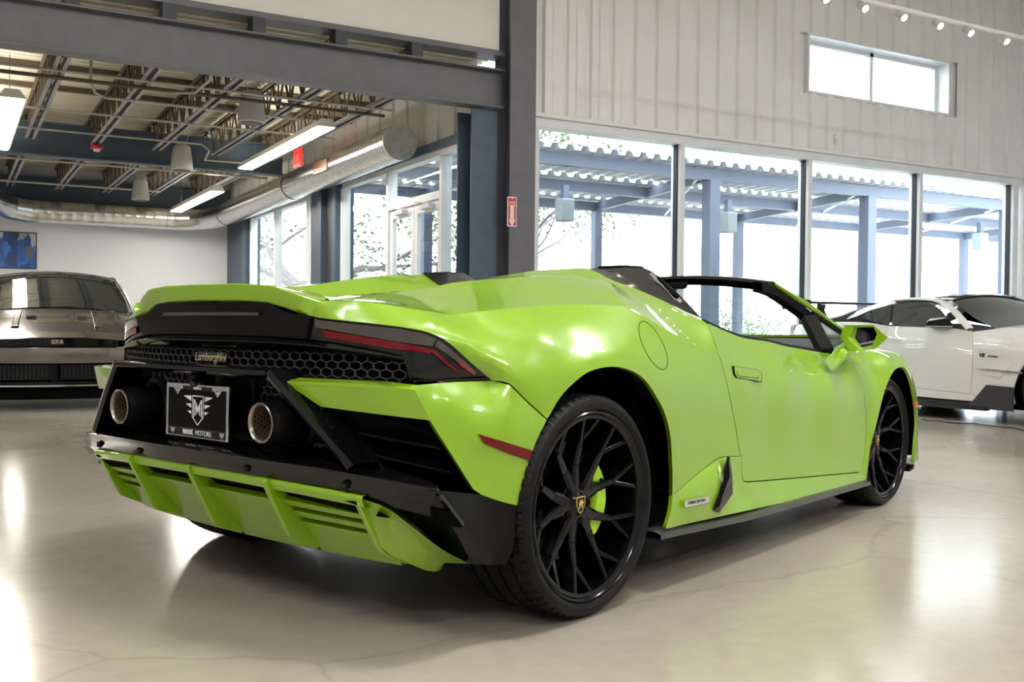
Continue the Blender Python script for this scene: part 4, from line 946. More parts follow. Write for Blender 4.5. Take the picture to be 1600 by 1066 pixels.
# ---- exhaust surround frame
fr = [P_(-.806, 0, .760), P_(-.806, .2, .760), P_(-.813, .416, .760)]
leg = [P_(-.813, .416, .760), P_(-.782, .55, .642), P_(-.745, .693, .514)]
pth = full([np.array(p) for p in fr]); 
secs = resamp(crom(full(fr), .05), 21)
MB().grid([[tuple(p+np.array(q)) for q in ((0, 0, .010), (-.012, 0, .006), (-.014, 0, -.006), (.0, 0, -.018), (.06, 0, -.022), (.06, 0, .010))] for p in secs], closed=True).build('exhaust_surround', m_gblk, car, smooth=True, angle=40)
for s in (1, -1):
    L_ = resamp(leg, 9)
    MB().grid([[tuple((p+np.array(q))*[1, s, 1]) for q in ((-.006, -.012, .010), (-.012, .0, 0), (-.006, .012, -.008), (.09, .022, -.010), (.09, -.014, .010))] for p in L_], closed=True).build('exhaust_surround', m_gblk, car, smooth=True, angle=40)
# recess: back wall, honeycomb, floor
MB().prism([(-.66, -.43, .745), (-.66, -.72, .50), (-.66, .72, .50), (-.66, .43, .745)], (.01, 0, 0)).build('exhaust_backing', m_mblk, car)
trap = lambda s, z: z+.624 < .744 and z+.624 > .535 and abs(s) < .415+(.76-(z+.624))*1.13-.02 and abs(s) > .18 and (abs(s)-.40)**2+z*z*1.0 > .087**2
for sg_ in (1, -1):
  for so in (1, -1): honeycomb('exhaust_honeycomb', lambda s, z: (-.675, s, z+.624), lambda s, z: s*sg_ > 0 and (abs(s)-.40)*so > 0 and trap(s, z), 1.5, .26, .036, .030, .003, mat('mesh_black', (.05, .052, .06), rough=.4), car, .010)
MB().box((-.70, -.185, .53), (-.672, .185, .75)).build('plate_mount', m_sblk, car, bevel=.01)
# ---- exhaust tips
for s in (1, -1):
    c = np.array([-.819, -s*.388, .618])
    e = MB().lathe([(.0575, .0), (.0575, .012), (.062, .02), (.066, .10), (.066, .17)], 48, 'x', tuple(c)).build('exhaust_pipe', m_sblk, car, smooth=True)
    MB().lathe([(.0575, .004), (.0575, -.002), (.055, -.004), (.052, -.002), (.0495, .003), (.0485, .006)], 48, 'x', tuple(c)).build('tip_ring', mat('dark_steel_tip', (.30, .27, .25), rough=.3, metal=.9), e, smooth=True)
    MB().lathe([(.0488, .005), (.044, .09)], 40, 'x', tuple(c)).build('inner_liner', m_bronze, e, smooth=True)
    hol = MB()
    for j in range(7):
        for k in range(22):
            a = 2*PI*(k+.5*(j % 2))/22; r = .0476-.0005*j; x = .014+j*.0105
            t = np.array([0, -math.sin(a), math.cos(a)]); nrm = np.array([0, math.cos(a), math.sin(a)]); pc = c+np.array([x, 0, 0])+nrm*(r-.0008)
            hol.add([pc+np.array([.0027*math.cos(q), 0, 0])+t*.0027*math.sin(q) for q in np.linspace(0, 2*PI, 7)[:-1]], [(0, 1, 2, 3, 4, 5)])
    ho = hol.build('perforation', m_mblk, e, recalc=False); ho['kind'] = 'stuff'
    MB().lathe([(0, .092), (.044, .09)], 30, 'x', tuple(c)).build('pipe_end', m_mblk, e)
    MB().lathe([(.066, .125), (.078, .118), (.088, .128), (.088, .15)], 48, 'x', tuple(c)).build('pipe_collar', m_sblk, e, smooth=True)
# ---- licence plate
pm = frame_mat((-.772, 0, .624), (0, -1, 0), (.02, 0, 1))
def onplate(name, mb, m, par, bevel=0, smooth=False):
    o = mb.build(name, m, None, bevel=bevel, smooth=smooth); o.parent = par; o.matrix_local = pm; return o
plate = MB().box((-.160, -.076, -.004), (.160, .076, 0)).build('licence_plate', mat('plate_black', (.003, .003, .0035), rough=.4, spec=.08), car); plate.matrix_local = pm
ID = Matrix.Identity(4)
def pl(name, mb, m, bevel=0): return mb.build(name, m, plate, bevel=bevel)
W_, H_ = .171, .083
rim_ = MB().box((-W_, -H_, -.004), (-W_+.011, H_, .006)).box((W_-.011, -H_, -.004), (W_, H_, .006)).box((-W_+.011, H_-.006, -.004), (W_-.011, H_, .006)).box((-W_+.011, -H_, -.004), (W_-.011, -H_+.004, .006)).box((-W_+.011, -H_+.027, -.004), (W_-.011, -H_+.029, .006))
pl('plate_frame', rim_, m_chrome, .0015)
pl('frame_footer', MB().box((-W_+.011, -H_+.004, -.003), (W_-.011, -H_+.027, .003)), m_gblk)
pl('frame_header', MB().box((-.08, H_-.018, -.003), (.08, H_-.006, .003)), m_gblk)
for s in (-1, 1):
    pl('corner_gusset', MB().prism([(s*.080, H_-.006, .001), (s*(W_-.011), H_-.006, .001), (s*(W_-.011), H_-.014, .001), (s*.132, H_-.014, .001), (s*.110, H_-.036, .001), (s*.092, H_-.018, .001), (s*.080, H_-.016, .001)], (0, 0, .003)), m_chrome)
    pl('screw', MB().lathe([(0, .009), (.005, .0085), (.0065, .006), (.0065, .003)], 16, 'z', (s*.108, H_-.021, 0)), m_chrome)
m_ptxt = mat('plate_white', (.80, .80, .80), rough=.4)
text_mesh('dealer_name', 'MARK', .0215, m_ptxt, plate, Matrix.Translation((-.048, -H_+.0155, .0034)), depth=.0004, bold=.0007)
text_mesh('dealer_name', 'MOTORS', .0215, m_ptxt, plate, Matrix.Translation((.036, -H_+.0155, .0034)), depth=.0004)
text_mesh('town_name', 'BOERNE', .0115, m_ptxt, plate, Matrix.Translation((0, H_-.012, .0034)), depth=.0004, bold=.0004)
def shield(mb, cx, cy, k, z, t=.0045):
    o = [(-.040, .052), (.040, .052), (.040, -.035), (0, -.068), (-.040, -.035)]
    i = [(x*(1-t/.040), y-(t if y > 0 else -t*.6 if y > -.05 else -t*1.25)) for x, y in o]
    P = lambda L: [(cx+x*k, cy+y*k, z) for x, y in L]; a, b = P(o), P(i)
    mb.add(a+b, [(q, (q+1) % 5, (q+1) % 5+5, q+5) for q in range(5)])
def emblem(mb, cx, cy, k, z):
    shield(mb, cx, cy, k, z)
    q = lambda *L: mb.add([(cx+x*k, cy+y*k, z) for x, y in L], [tuple(range(len(L)))])
    for s in (-1, 1):
        for (y, L, h) in ((.046, .056, .018), (.014, .040, .013), (-.014, .028, .010)):
            q((s*.047, y+.004), (s*(.047+L), y+.002), (s*.047, y-h))
    # M
    for s in (-1, 1):
        q((s*.030, .036), (s*.023, .036), (s*.023, -.030), (s*.030, -.036)); q((s*.030, .036), (s*.022, .036), (0, .004), (0, -.008))
        q((s*.017, .016), (s*.011, .008), (s*.011, -.026), (s*.017, -.028)); q((s*.017, .016), (s*.017, .006), (0, -.020), (0, -.010))
mb = MB(); emblem(mb, 0, .008, .78, .0008); mb.build('winged_emblem', m_ptxt, plate, recalc=False)
for s in (-1, 1):
    mb = MB(); emblem(mb, s*.135, -H_+.0165, .14, .0036); mb.build('winged_emblem', m_ptxt, plate, recalc=False)
# reversing camera arm
MB().hexa([(-.80, -.035, .738), (-.80, .0, .742), (-.72, .02, .745), (-.72, -.02, .745), (-.812, -.055, .715), (-.812, -.02, .713), (-.72, .02, .70), (-.72, -.02, .70)]).build('camera_arm', m_sblk, car, bevel=.004)
MB().tube([(-.82, -.045, .712), (-.80, -.04, .722)], .012, 12).build('reversing_camera', m_gblk, car)
# ---- lower lip
lipx = lambda y: -.84+.2*y*y
lipz = lambda y: np.interp(abs(y), [0, .3, .6, .8, .93], [.519, .516, .505, .488, .474])
fx_ = lambda y: -.80+.14*y*y
ys_ = np.linspace(-.93, .93, 41)
rows = []
for y in ys_:
    zt = lipz(y); rows.append([(-.63, y*.93, zt+.012), (lipx(y)+.012, y, zt+.006), (lipx(y), y, zt), (lipx(y)+.004, y, zt-.008), (lipx(y)*.3+fx_(y)*.7, y*.985, zt-.045), (fx_(y)+.02, y*.97, zt-.075)])
MB().grid(rows).build('rear_lip', m_gblk, car, smooth=True, angle=35)
for y in (.66, .285, -.30, -.665):
    x = (lipx(y)*.45+fx_(y)*.55); z = lipz(y)-.036
    o = MB().tube([(x-.006, y, z), (x+.02, y, z)], [.011, .013], 18).build('parking_sensor', m_sblk, car, smooth=True)
    MB().lathe([(0, -.002), (.007, -.002), (.0085, .001)], 16, 'x', (x-.0066, y, z)).build('sensor_face', m_gblk, o)
# ---- bumper corners and wings
wc = P_(-.659, .842, .725)
edge = [wc, U(672, 657, .855), U(706, 711, .876), U(740, 765, .895), U(752, 773, .905)]
barch = [U(808, 790, .932), U(818, 750, .936), U(828, 717, .938), U(840, 685, .94), U(855, 656, .94)]
corner = patch('rear_bumper_corner', [edge, [U(752, 773, .905), U(780, 783, .92), U(808, 790, .932)], barch, (bump_seam, G), [U(769, 595, .865), U(700, 598, .838), U(652, 602, .835)], [U(652, 602, .835), wc]], m_lime, n=(-.5, -.85, .05),
               inner=[U(720, 640, .877), U(760, 680, .908), U(790, 640, .917), U(790, 730, .926), U(740, 715, .895), U(700, 615, .858)], liner=True)
for s, o in zip((1, -1), corner):
    rl = [onsurf('rear_bumper_corner', px, py, .001)[0]*[1, s, 1] for px, py in ((748, 678.5), (790, 691), (832, 704), (827, 719.5), (795, 709), (757, 693))]
    MB().prism([p+np.array([0, s*.004, 0]) for p in rl], (-.004, -s*.008, 0)).build('side_reflector', m_redlens, o)
wt = [P_(-.79, .452, .737), Ux(500, 597.5, -.765), Ux(560, 600, -.735), Ux(610, 604, -.70), wc]
wb_ = [U(672, 657, .855), Ux(620, 651, -.68), Ux(560, 643.5, -.715), Ux(501, 635.5, -.752)]
wing = patch('rear_bumper_wing', [wt, edge[:2], wb_, [Ux(501, 635.5, -.752), P_(-.79, .452, .737)]], m_lime, n=(-1, -.25, 0), thick=.02)
wtop = [P_(-.745, .44, .746), P_(-.70, .56, .745), P_(-.64, .70, .742), U(652, 602, .835)]
patch('rear_bumper_ledge', [wt[::-1], [wt[0], wtop[0]], wtop, [U(652, 602, .835), wc]][::1], m_lime, n=(0, 0, 1), thick=.01)
# vent cavity behind the wing with two slats
for s in (1, -1):
    f = lambda L: [tuple(np.array(p)*[1, s, 1]) for p in L]
    cav = f([P_(-.50, .50, .735), P_(-.50, .79, .735), P_(-.40, .80, .42), P_(-.50, .60, .47)])
    MB().add(cav, [(0, 1, 2, 3)]).build('vent_back', m_mblk, car)
    MB().add(f([P_(-.775, .50, .70), P_(-.55, .52, .72), P_(-.55, .66, .48), P_(-.745, .70, .50)]), [(0, 1, 2, 3)]).build('vent_inner_wall', m_sblk, car)
    for k, (a, b, dz) in enumerate((((512, 672), (690, 705), .0), ((524, 702), (712, 744), -.0))):
        p0, p1 = Ux(a[0], a[1], -.69), U(b[0], b[1], .80)
        MB().hexa(f([p0, p1, p1+np.array([.10, .02, .045]), p0+np.array([.10, .02, .045]), p0+np.array([0, 0, .009]), p1+np.array([0, 0, .009]), p1+np.array([.10, .02, .056]), p0+np.array([.10, .02, .056])])).build('vent_slat', m_sblk, car, bevel=.003)
    # black lower corner
lc0 = P_(-.667, .93, .471)
foot = [U(808, 790, .932), U(805, 830, .932), U(800, 862, .93), U(791, 881, .925)]
patch('lower_corner', [[lc0, U(752, 773, .905)], [U(752, 773, .905), U(780, 783, .92), U(808, 790, .932)], foot, [U(791, 881, .925), U(768, 884, .905)], [U(768, 884, .905), U(735, 838, .935), lc0]], m_sblk, n=(-.5, -.85, 0), thick=.015)
patch('lower_corner_rear', [[lc0, U(735, 838, .935), U(768, 884, .905)], [U(768, 884, .905), U(720, 880, .83)], [U(720, 880, .83), P_(-.60, .75, .35), P_(-.72, .70, .43)], [P_(-.72, .70, .43), lc0]], m_gblk, n=(-1, -.4, -.2), thick=.01)
for s in (1, -1):
    q = [onsurf('lower_corner_rear', px, py, .001)[0]*[1, s, 1] for px, py in ((672, 793), (706, 799), (724, 824), (690, 820))]
    MB().prism(q, (-.003, 0, 0)).build('corner_duct', m_mblk, car)
# ================================================================== DIFFUSER, WHEELS, COCKPIT
FINS = [(.695, -.732, .429, -.649, .265), (.372, -.792, .445, -.703, .262), (0, -.804, .450, -.714, .259), (-.372, -.792, .445, -.703, .262), (-.695, -.732, .429, -.649, .265)]
df = empty('diffuser_pivot') ; bpy.data.objects.remove(df)
dtop = lambda y: np.array([-.795+.125*y*y, y, .452-.045*y*y])
rows = []
for y in np.linspace(-.72, .72, 33):
    t = dtop(y); rows.append([tuple(t+[.05, 0, .014]), tuple(t+[.0, 0, .010]), tuple(t+[-.004, 0, 0]), tuple(t+[.006, 0, -.022]), tuple(t+[.05, 0, -.024])])
diff = MB().grid(rows, closed=True).build('diffuser', m_lime, car, smooth=True, angle=40, bevel=.003)
# sloping panel between fins, with slots: strips across at given depth fractions
def dpt(y, t):   # t 0 top .. 1 bottom edge
    a = dtop(y)+[.012, 0, -.02]; b = np.array([-.60+.10*y*y, y, .215]); return a+(b-a)*t
def strip_panel(y0, y1, t0, t1, name='diffuser_panel', rise=0):
    ys = np.linspace(y0, y1, 9); mb = MB()
    A = [[tuple(dpt(y, t)) for y in ys] for t in (t0, t1)]; Bq = [[tuple(dpt(y, t)+np.array([.022, 0, .012])) for y in ys] for t in (t1, t0)]
    mb.grid(A+Bq+[A[0]]); return mb.build(name, m_lime, diff, smooth=True, angle=30, bevel=.002)
for (y0, y1, many) in ((-.69, -.378, 1), (-.366, -.006, 0), (.006, .366, 0), (.378, .69, 1)):
    if many:
        for a, b in ((.17, .255), (.34, .425), (.51, 1.0)): strip_panel(y0, y1, a, b, 'diffuser_slat' if b < .9 else 'diffuser_panel')
    else: strip_panel(y0, y1, .21, 1.0)
MB().hexa([(-.74, -.70, .42), (-.56, -.66, .27), (-.56, .66, .27), (-.74, .70, .42), (-.68, -.70, .47), (-.45, -.66, .34), (-.45, .66, .34), (-.68, .70, .47)]).build('diffuser_backing', m_mblk, diff)
for (y, xt, zt, xb, zb) in FINS:
    th = .009
    pf = [(xt-.002, zt+.012), (xt-.008, zt), (xb-.010, zb+.02), (xb+.005, zb), (xb+.09, zb-.030), (xb+.24, zb-.062), (xb+.22, zb-.03), (xb+.09, zb+.07), (xt+.10, zt-.03), (xt+.06, zt+.01)]
    if y < 0 and y < -.6 or y > .6: pf = [(xt-.002, zt+.012), (xt-.008, zt), (xb-.010, zb+.02), (xb+.005, zb), (xb+.09, zb-.04), (xb+.245, zb-.078), (xb+.245, zb-.045), (xb+.10, zb+.05), (xt+.10, zt-.03), (xt+.06, zt+.01)]
    m_ = MB(); t0, t1 = .008, .016
    A = [(x, y-th, z) for x, z in pf]; Bp = [(x, y+th, z) for x, z in pf]; n_ = len(pf)
    m_.add(A+Bp, [(i, (i+1) % n_, (i+1) % n_+n_, i+n_) for i in range(n_)]+[tuple(range(n_)), tuple(range(n_, 2*n_))[::-1]])
    m_.build('diffuser_fin', m_lime, diff, bevel=.003)
for s in (1, -1):   # outer side of the diffuser, curving down to a point
    o1 = [U(558, 778, .697), U(592, 788, .76), U(610, 797, .785), U(650, 828, .83), U(690, 858, .86), U(732, 881, .86)]
    o2 = [P_(-.70, .70, .40), P_(-.655, .745, .37), P_(-.60, .76, .34), P_(-.54, .77, .27), P_(-.45, .76, .22), U(692, 880, .74)]
    o3 = [P_(-.66, .70, .30), P_(-.62, .715, .26), P_(-.56, .72, .23), P_(-.50, .72, .20), P_(-.45, .72, .185), U(691, 889, .72)]
    rr = [[tuple(p*[1, s, 1]) for p in resamp(crom(L, .03), 24)] for L in (o1, o2, o3)]
    MB().grid(rr).build('diffuser_side', m_lime, diff, smooth=True, angle=40)
    vs_ = [p*[1, s, 1] for p in (U(592, 799, .74), U(608, 808, .75), U(588, 805, .73))]
    MB().prism(vs_, (-.012, -s*.012, 0)).build('side_slot', m_mblk, diff)
B('underbody', (.30, -.70, .13), (3.3, .70, .22), m_mblk, car)
B('underbody_tail', (-.50, -.60, .27), (.40, .60, .45), m_mblk, car)
# ---- inner black body, wheel houses
LINER.build('inner_body', m_mblk, car, recalc=False)
for x0, yi, w_, r_ in ((0, .58, .385, .415), (2.62, .62, .33, .385)):
    for s in (1, -1):
        mb = MB(); N_ = 28; A = []
        for k in range(N_+1):
            a = -.35+(PI+.7)*k/N_; A.append((x0+(.03 if x0 == 0 else .06)+r_*math.cos(a), .345+r_*math.sin(a)*1.0))
        mb.grid([[(x, -s*(yi+w_*.83), z) for x, z in A], [(x, -s*yi, z) for x, z in A]]); mb.add([(x, -s*yi, z) for x, z in A], [tuple(range(N_+1))])
        mb.build('wheel_house', m_mblk, car, smooth=True, angle=40)
# ---- wheels
def make_wheel(name, R, hw, rr, cx, seed):
    root = MB().lathe([(rr-.004, -hw+.020), (rr+.001, -hw+.008), (rr-.003, -hw+.005), (rr-.008, -hw+.008), (rr-.013, -hw+.016), (rr-.024, -hw+.019), (rr-.025, -hw+.03), (rr-.018, -hw+.05), (rr-.02, hw-.02), (rr+.0, hw-.01)], 96, 'y').build(name, m_wheel, car, smooth=True, angle=40)
    N = 480; sh = hw
    prof = [(rr-.002, -sh+.016), (rr+.006, -sh+.006), (rr+.018, -sh-.0), (R-.026, -sh+.0), (R-.016, -sh+.004), (R-.008, -sh+.012), (R-.003, -sh+.024), (R-.0005, -sh+.05)]
    gz = [-.38, -.12, .14, .40]; tread = []
    for g in gz: h = g*sh*1.45; tread += [(R, h-.0065), (R-.0075, h-.0055), (R-.0075, h+.0055), (R, h+.0065)]
    prof = prof+tread+[(r, -h) for r, h in prof[::-1]]
    V = []; F_ = []; m = len(prof)
    for k in range(N):
        a = 2*PI*k/N; c, q = math.cos(a), math.sin(a)
        for j, (r, h) in enumerate(prof):
            rr_ = r
            sk_ = int(k+abs(h)*110) % 8
            if sk_ < 2 and r > R-.004 and abs(h) > sh*.18: rr_ = r-.005
            if sk_ < 2 and R-.012 < r <= R-.004: rr_ = r-.003
            V.append((rr_*c, h, rr_*q))
    for k in range(N):
        k2 = (k+1) % N
        for j in range(m-1): F_.append((k*m+j, k*m+j+1, k2*m+j+1, k2*m+j))
    t = MB(); t.v = V; t.f = F_; t.build('tyre', m_rub, root, smooth=True, angle=18)
    # spokes: ten forked arms, in five pairs from the hub
    hf = -hw+.062
    sm = MB()
    def arm(p, q, w0, w1, d0, d1):
        p = np.array(p); q = np.array(q); d = (q-p)/np.linalg.norm(q-p); sd = np.cross(d, (0, 1, 0)); sd /= np.linalg.norm(sd); Y = np.array([0, 1., 0])
        A = [p-sd*w0*.5+Y*.004, p-sd*w0*.22, p+sd*w0*.22, p+sd*w0*.5+Y*.004, p+sd*w0*.5+Y*d0, p-sd*w0*.5+Y*d0]; Bq = [q-sd*w1*.5+Y*.004, q-sd*w1*.22, q+sd*w1*.22, q+sd*w1*.5+Y*.004, q+sd*w1*.5+Y*d1, q-sd*w1*.5+Y*d1]
        sm.add(A+Bq, [(i, (i+1) % 6, (i+1) % 6+6, i+6) for i in range(6)]+[tuple(range(6))[::-1], tuple(range(6, 12))])
    def pt(r, deg, h): a = math.radians(deg); return (r*math.cos(a), h, r*math.sin(a))
    re = rr-.010
    arm(pt(.045, -11, hf+.002), pt(.120, -4, hf+.006), .042, .031, .06, .06); arm(pt(.120, -4, hf+.006), pt(.195, 0, hf-.002), .031, .022, .06, .052)
    arm(pt(.195, 0, hf-.002), pt(re, 9.2, -hw+.018), .018, .014, .052, .035); arm(pt(.195, 0, hf-.002), pt(re, -9.2, -hw+.018), .018, .014, .052, .035)
    me1 = sm.mesh('spoke', m_wheel); sm2 = MB(); sm2.v = [(x, y, -z) for x, y, z in sm.v]; sm2.f = [f[::-1] for f in sm.f]; me2 = sm2.mesh('spoke', m_wheel)
    for k in range(5):
        for me_, off in ((me1, 18), (me2, -18)):
            o = link('spoke', me_, root); o.rotation_euler = (0, -math.radians(104+72*k+off), 0)
            b = o.modifiers.new('bevel', 'BEVEL'); b.width = .0015; b.segments = 1
    MB().lathe([(0, hf-.006), (.030, hf-.006), (.036, hf-.0), (.060, hf+.006), (.068, hf+.016), (.07, hf+.06), (0, hf+.06)], 40, 'y').build('hub', m_wheel, root, smooth=True, angle=30)
    for k in range(5):
        a = math.radians(140+72*k); MB().lathe([(0, hf+.002), (.0125, hf+.002), (.0135, hf+.012)], 14, 'y', (.054*math.cos(a), 0, .054*math.sin(a))).build('lug_recess', m_mblk, root)
    sh_ = [(-.022, .024), (.022, .024), (.023, .0), (.012, -.022), (0, -.030), (-.012, -.022), (-.023, 0)]
    cp = MB().prism([(x, hf-.007, z) for x, z in sh_], (0, -.002, 0)).build('centre_cap', m_gold, root)
    MB().prism([(x*.84, hf-.0092, z*.86) for x, z in sh_], (0, -.0006, 0)).build('cap_field', m_gblk, root)
    bull = [(-.010, .004), (-.004, .012), (.004, .013), (.010, .008), (.013, .010), (.012, .002), (.006, -.002), (.008, -.012), (.003, -.012), (.001, -.004), (-.004, -.004), (-.007, -.014), (-.011, -.013), (-.009, -.004)]
    MB().prism([(x*1.05, hf-.0099, z*1.05) for x, z in bull], (0, -.0008, 0)).build('cap_emblem', m_gold, root)
    # brakes
    MB().lathe([(.085, .0), (.19, .0), (.19, .030), (.085, .030)], 64, 'y', close=True).build('brake_disc', m_disc, root, smooth=True, angle=30)
    MB().lathe([(0, -.01), (.09, -.01), (.09, .03), (0, .03)], 40, 'y').build('disc_bell', m_mblk, root, smooth=True, angle=30)
    MB().lathe([(.0, .06), (rr-.03, .06)], 48, 'y').build('backing_plate', m_mblk, root)
    a0, a1 = cx; ca = MB(); rows = []
    for k in range(13):
        a = math.radians(a0+(a1-a0)*k/12); e = .008 if k in (0, 12) else 0; w0, w1 = .118+e, .206-e*1.5
        bul = .012*math.sin(PI*k/12)
        rows.append([(r*math.cos(a), h, r*math.sin(a)) for r, h in ((w0, -.030+e), (w0+.02, -.052-bul+e), (w1-.025, -.055-bul+e), (w1, -.030+e), (w1, .055), (w0, .055))])
    ca.grid(rows, closed=True); n0 = 6; ca.add(rows[0], [tuple(range(6))]); ca.add(rows[-1], [tuple(range(6))[::-1]])
    ca.build('brake_caliper', m_calp, root, smooth=True, angle=40, bevel=.003)
    for k in (3, 9):
        a = math.radians(a0+(a1-a0)*k/12); MB().lathe([(0, -.068), (.006, -.068), (.007, -.055)], 10, 'y', (.165*math.cos(a), 0, .165*math.sin(a))).build('caliper_bolt', m_mblk, root)
    return root
wr_ = make_wheel('wheel', .345, .150, .293, (-48, 42), 1); wr_.location = (0, -.81, .345)
wf_ = make_wheel('wheel', .3275, .122, .287, (140, 205), 2); wf_.location = (2.62, -.806, .3275)
for w0, loc in ((wr_, (0, .81, .345)), (wf_, (2.62, .806, .3275))):
    c = copy_tree(w0, car); c.location = loc; c.rotation_euler = (0, 0, PI)
# ---- cockpit
B('cockpit_floor', (.95, -.72, .22), (2.6, .72, .30), m_mblk, car)
MB().hexa([(.80, -.72, .25), (1.0, -.72, .25), (1.0, .72, .25), (.80, .72, .25), (.72, -.50, 1.035), (.93, -.50, 1.035), (.93, .50, 1.035), (.72, .50, 1.035)]).build('rear_bulkhead', m_mblk, car, bevel=.02)
MB().hexa([(2.05, -.76, .60), (2.9, -.66, .60), (2.9, .66, .60), (2.05, .76, .60), (2.25, -.74, .80), (2.85, -.62, .845), (2.85, .62, .845), (2.25, .74, .80)]).build('dashboard', m_leather, car, bevel=.02)
for s in (1, -1):
    seat = MB().hexa([(1.05, -s*.62, .32), (1.55, -s*.62, .30), (1.55, -s*.16, .30), (1.05, -s*.16, .32), (1.05, -s*.62, .42), (1.56, -s*.62, .46), (1.56, -s*.16, .46), (1.05, -s*.16, .42)]).build('seat', m_leather, car, bevel=.05)
    MB().hexa([(.98, -s*.62, .42), (1.12, -s*.62, .42), (1.12, -s*.16, .42), (.98, -s*.16, .42), (.88, -s*.52, .88), (.99, -s*.52, .90), (.99, -s*.26, .90), (.88, -s*.26, .88)]).build('backrest', m_leather, seat, bevel=.04)
    MB().hexa([(.88, -s*.48, .88), (.97, -s*.48, .89), (.97, -s*.30, .89), (.88, -s*.30, .88), (.85, -s*.46, 1.0), (.93, -s*.46, 1.0), (.93, -s*.32, 1.0), (.85, -s*.32, 1.0)]).build('headrest', m_leather, seat, bevel=.03)
    MB().hexa([(1.0, -s*.80, .30), (2.2, -s*.80, .30), (2.2, -s*.70, .30), (1.0, -s*.70, .30), (1.0, -s*.825, .885), (2.2, -s*.79, .775), (2.2, -s*.74, .775), (1.0, -s*.77, .885)]).build('door_lining', m_leather, car, bevel=.015)
sw = MB(); cpt = np.array([2.02, .38, .72]); ax = np.array([-.9, 0, .43]); a_ = np.array([0, 1., 0]); b_ = np.cross(ax, a_)
ring = [cpt+.175*(a_*math.cos(2*PI*k/32)+b_*math.sin(2*PI*k/32)*.92) for k in range(33)]
st_ = sw.tube(ring, .015, 8, cap=False).build('steering_wheel', m_leather, car, smooth=True)
MB().bar(cpt-a_*.16, cpt+a_*.16, .03, .02).build('wheel_spoke', m_leather, st_)
MB().hexa([(HR[0]+.02, -.05, 1.10), (HR[0]+.05, -.05, 1.10), (HR[0]+.05, .11, 1.10), (HR[0]+.02, .11, 1.10), (HR[0]+.02, -.06, 1.135), (HR[0]+.06, -.06, 1.135), (HR[0]+.06, .12, 1.135), (HR[0]+.02, .12, 1.135)]).build('interior_mirror', m_sblk, car, bevel=.008)
# ================================================================== OTHER CARS
def rowgrid(name, rows, m, parent, k=15, crown=2.0, bevel=0, smooth=True, angle=60, thick=None):
    """rows: (x, half width, centre z, edge z)"""
    rows = np.array(rows, float); xs = rows[:, 0]; n = max(6, 6*(len(rows)-1)+1); t = np.linspace(0, len(rows)-1, n); fine = []
    cr = crom([tuple(r[:3]) for r in rows], 1e9); 
    def cub(c):
        i = np.arange(len(rows)); out = []
        for q in t:
            a = min(int(q), len(rows)-2); f = q-a; p1, p2 = rows[a, c], rows[a+1, c]; p0 = rows[a-1, c] if a else 2*p1-p2; p3 = rows[a+2, c] if a+2 < len(rows) else 2*p2-p1
            out.append(.5*(2*p1+(-p0+p2)*f+(2*p0-5*p1+4*p2-p3)*f*f+(-p0+3*p1-3*p2+p3)*f**3))
        return out
    X, Wd, Zc, Ze = (cub(c) for c in range(4)); g = []
    for x, w, zc, ze in zip(X, Wd, Zc, Ze): g.append([(x-.06*abs(u)**2*0, w*u, zc+(ze-zc)*abs(u)**crown) for u in np.linspace(-1, 1, k)])
    return MB().grid(g).build(name, m, parent, smooth=smooth, angle=angle, bevel=bevel)
m_bpaint = mat('bronze_grey_paint', (.20, .175, .155), rough=.22, metal=.75, coat=1, coat_r=.02)
m_tint = mat('tinted_glass', (.012, .016, .016), rough=.03, coat=1, coat_r=.0, spec=.8)
m_alloy = mat('dark_alloy', (.05, .05, .055), rough=.3, metal=.6)
def simple_wheel(par, x, y, R, w, side):
    t = MB().lathe([(R*.74, -w/2), (R*.95, -w/2), (R, -w/2+.02), (R, w/2-.02), (R*.95, w/2), (R*.74, w/2)], 40, 'y', (x, y, R)).build('wheel', m_rub, par, smooth=True, angle=40)
    MB().lathe([(0, 0), (R*.74, 0)], 32, 'y', (x, y+side*(w/2-.05), R)).build('rim_back', m_mblk, t)
    for k in range(5):
        a = 2*PI*k/5; c, q = math.cos(a), math.sin(a); MB().bar((x+.03*c, y+side*(w/2-.015), R+.03*q), (x+R*.74*c, y+side*(w/2-.01), R+R*.74*q), .05, .03, up=(0, 1, 0)).build('wheel_arm', m_alloy, t)
# ---- grey coupe in the annexe, nose at local origin
gt = empty('coupe', (.94, 11.2, 0), math.radians(-94.5))
tag(gt, 'bronze grey coupe facing the camera in front of the white end wall', 'car')
rowgrid('bonnet', [(.02, .63, .735, .705), (-.15, .74, .80, .77), (-.5, .80, .905, .865), (-.85, .80, .99, .95), (-1.12, .79, 1.055, 1.01)], m_bpaint, gt)
for s in (1, -1):
    MB().hexa([(-.28, s*.36, .845), (-1.0, s*.34, 1.0), (-1.0, s*.42, .985), (-.28, s*.44, .83), (-.28, s*.37, .855), (-1.0, s*.35, 1.025), (-1.0, s*.41, 1.015), (-.28, s*.43, .85)]).build('bonnet_crease', m_bpaint, gt, bevel=.008)
    MB().hexa([(-.55, s*.20, .905), (-.72, s*.20, .945), (-.72, s*.30, .94), (-.55, s*.30, .9), (-.55, s*.20, .918), (-.72, s*.20, .962), (-.72, s*.30, .957), (-.55, s*.30, .914)]).build('bonnet_duct', m_gblk, gt, bevel=.004)
rowgrid('windscreen', [(-1.08, .78, 1.06, 1.005), (-1.35, .735, 1.235, 1.17), (-1.65, .675, 1.40, 1.325), (-1.80, .64, 1.455, 1.385)], m_tint, gt)
rowgrid('roof', [(-1.80, .645, 1.46, 1.39), (-2.1, .635, 1.505, 1.44), (-2.6, .62, 1.51, 1.44), (-3.2, .60, 1.40, 1.33), (-3.9, .60, 1.12, 1.08), (-4.5, .72, 1.0, .95)], m_bpaint, gt)
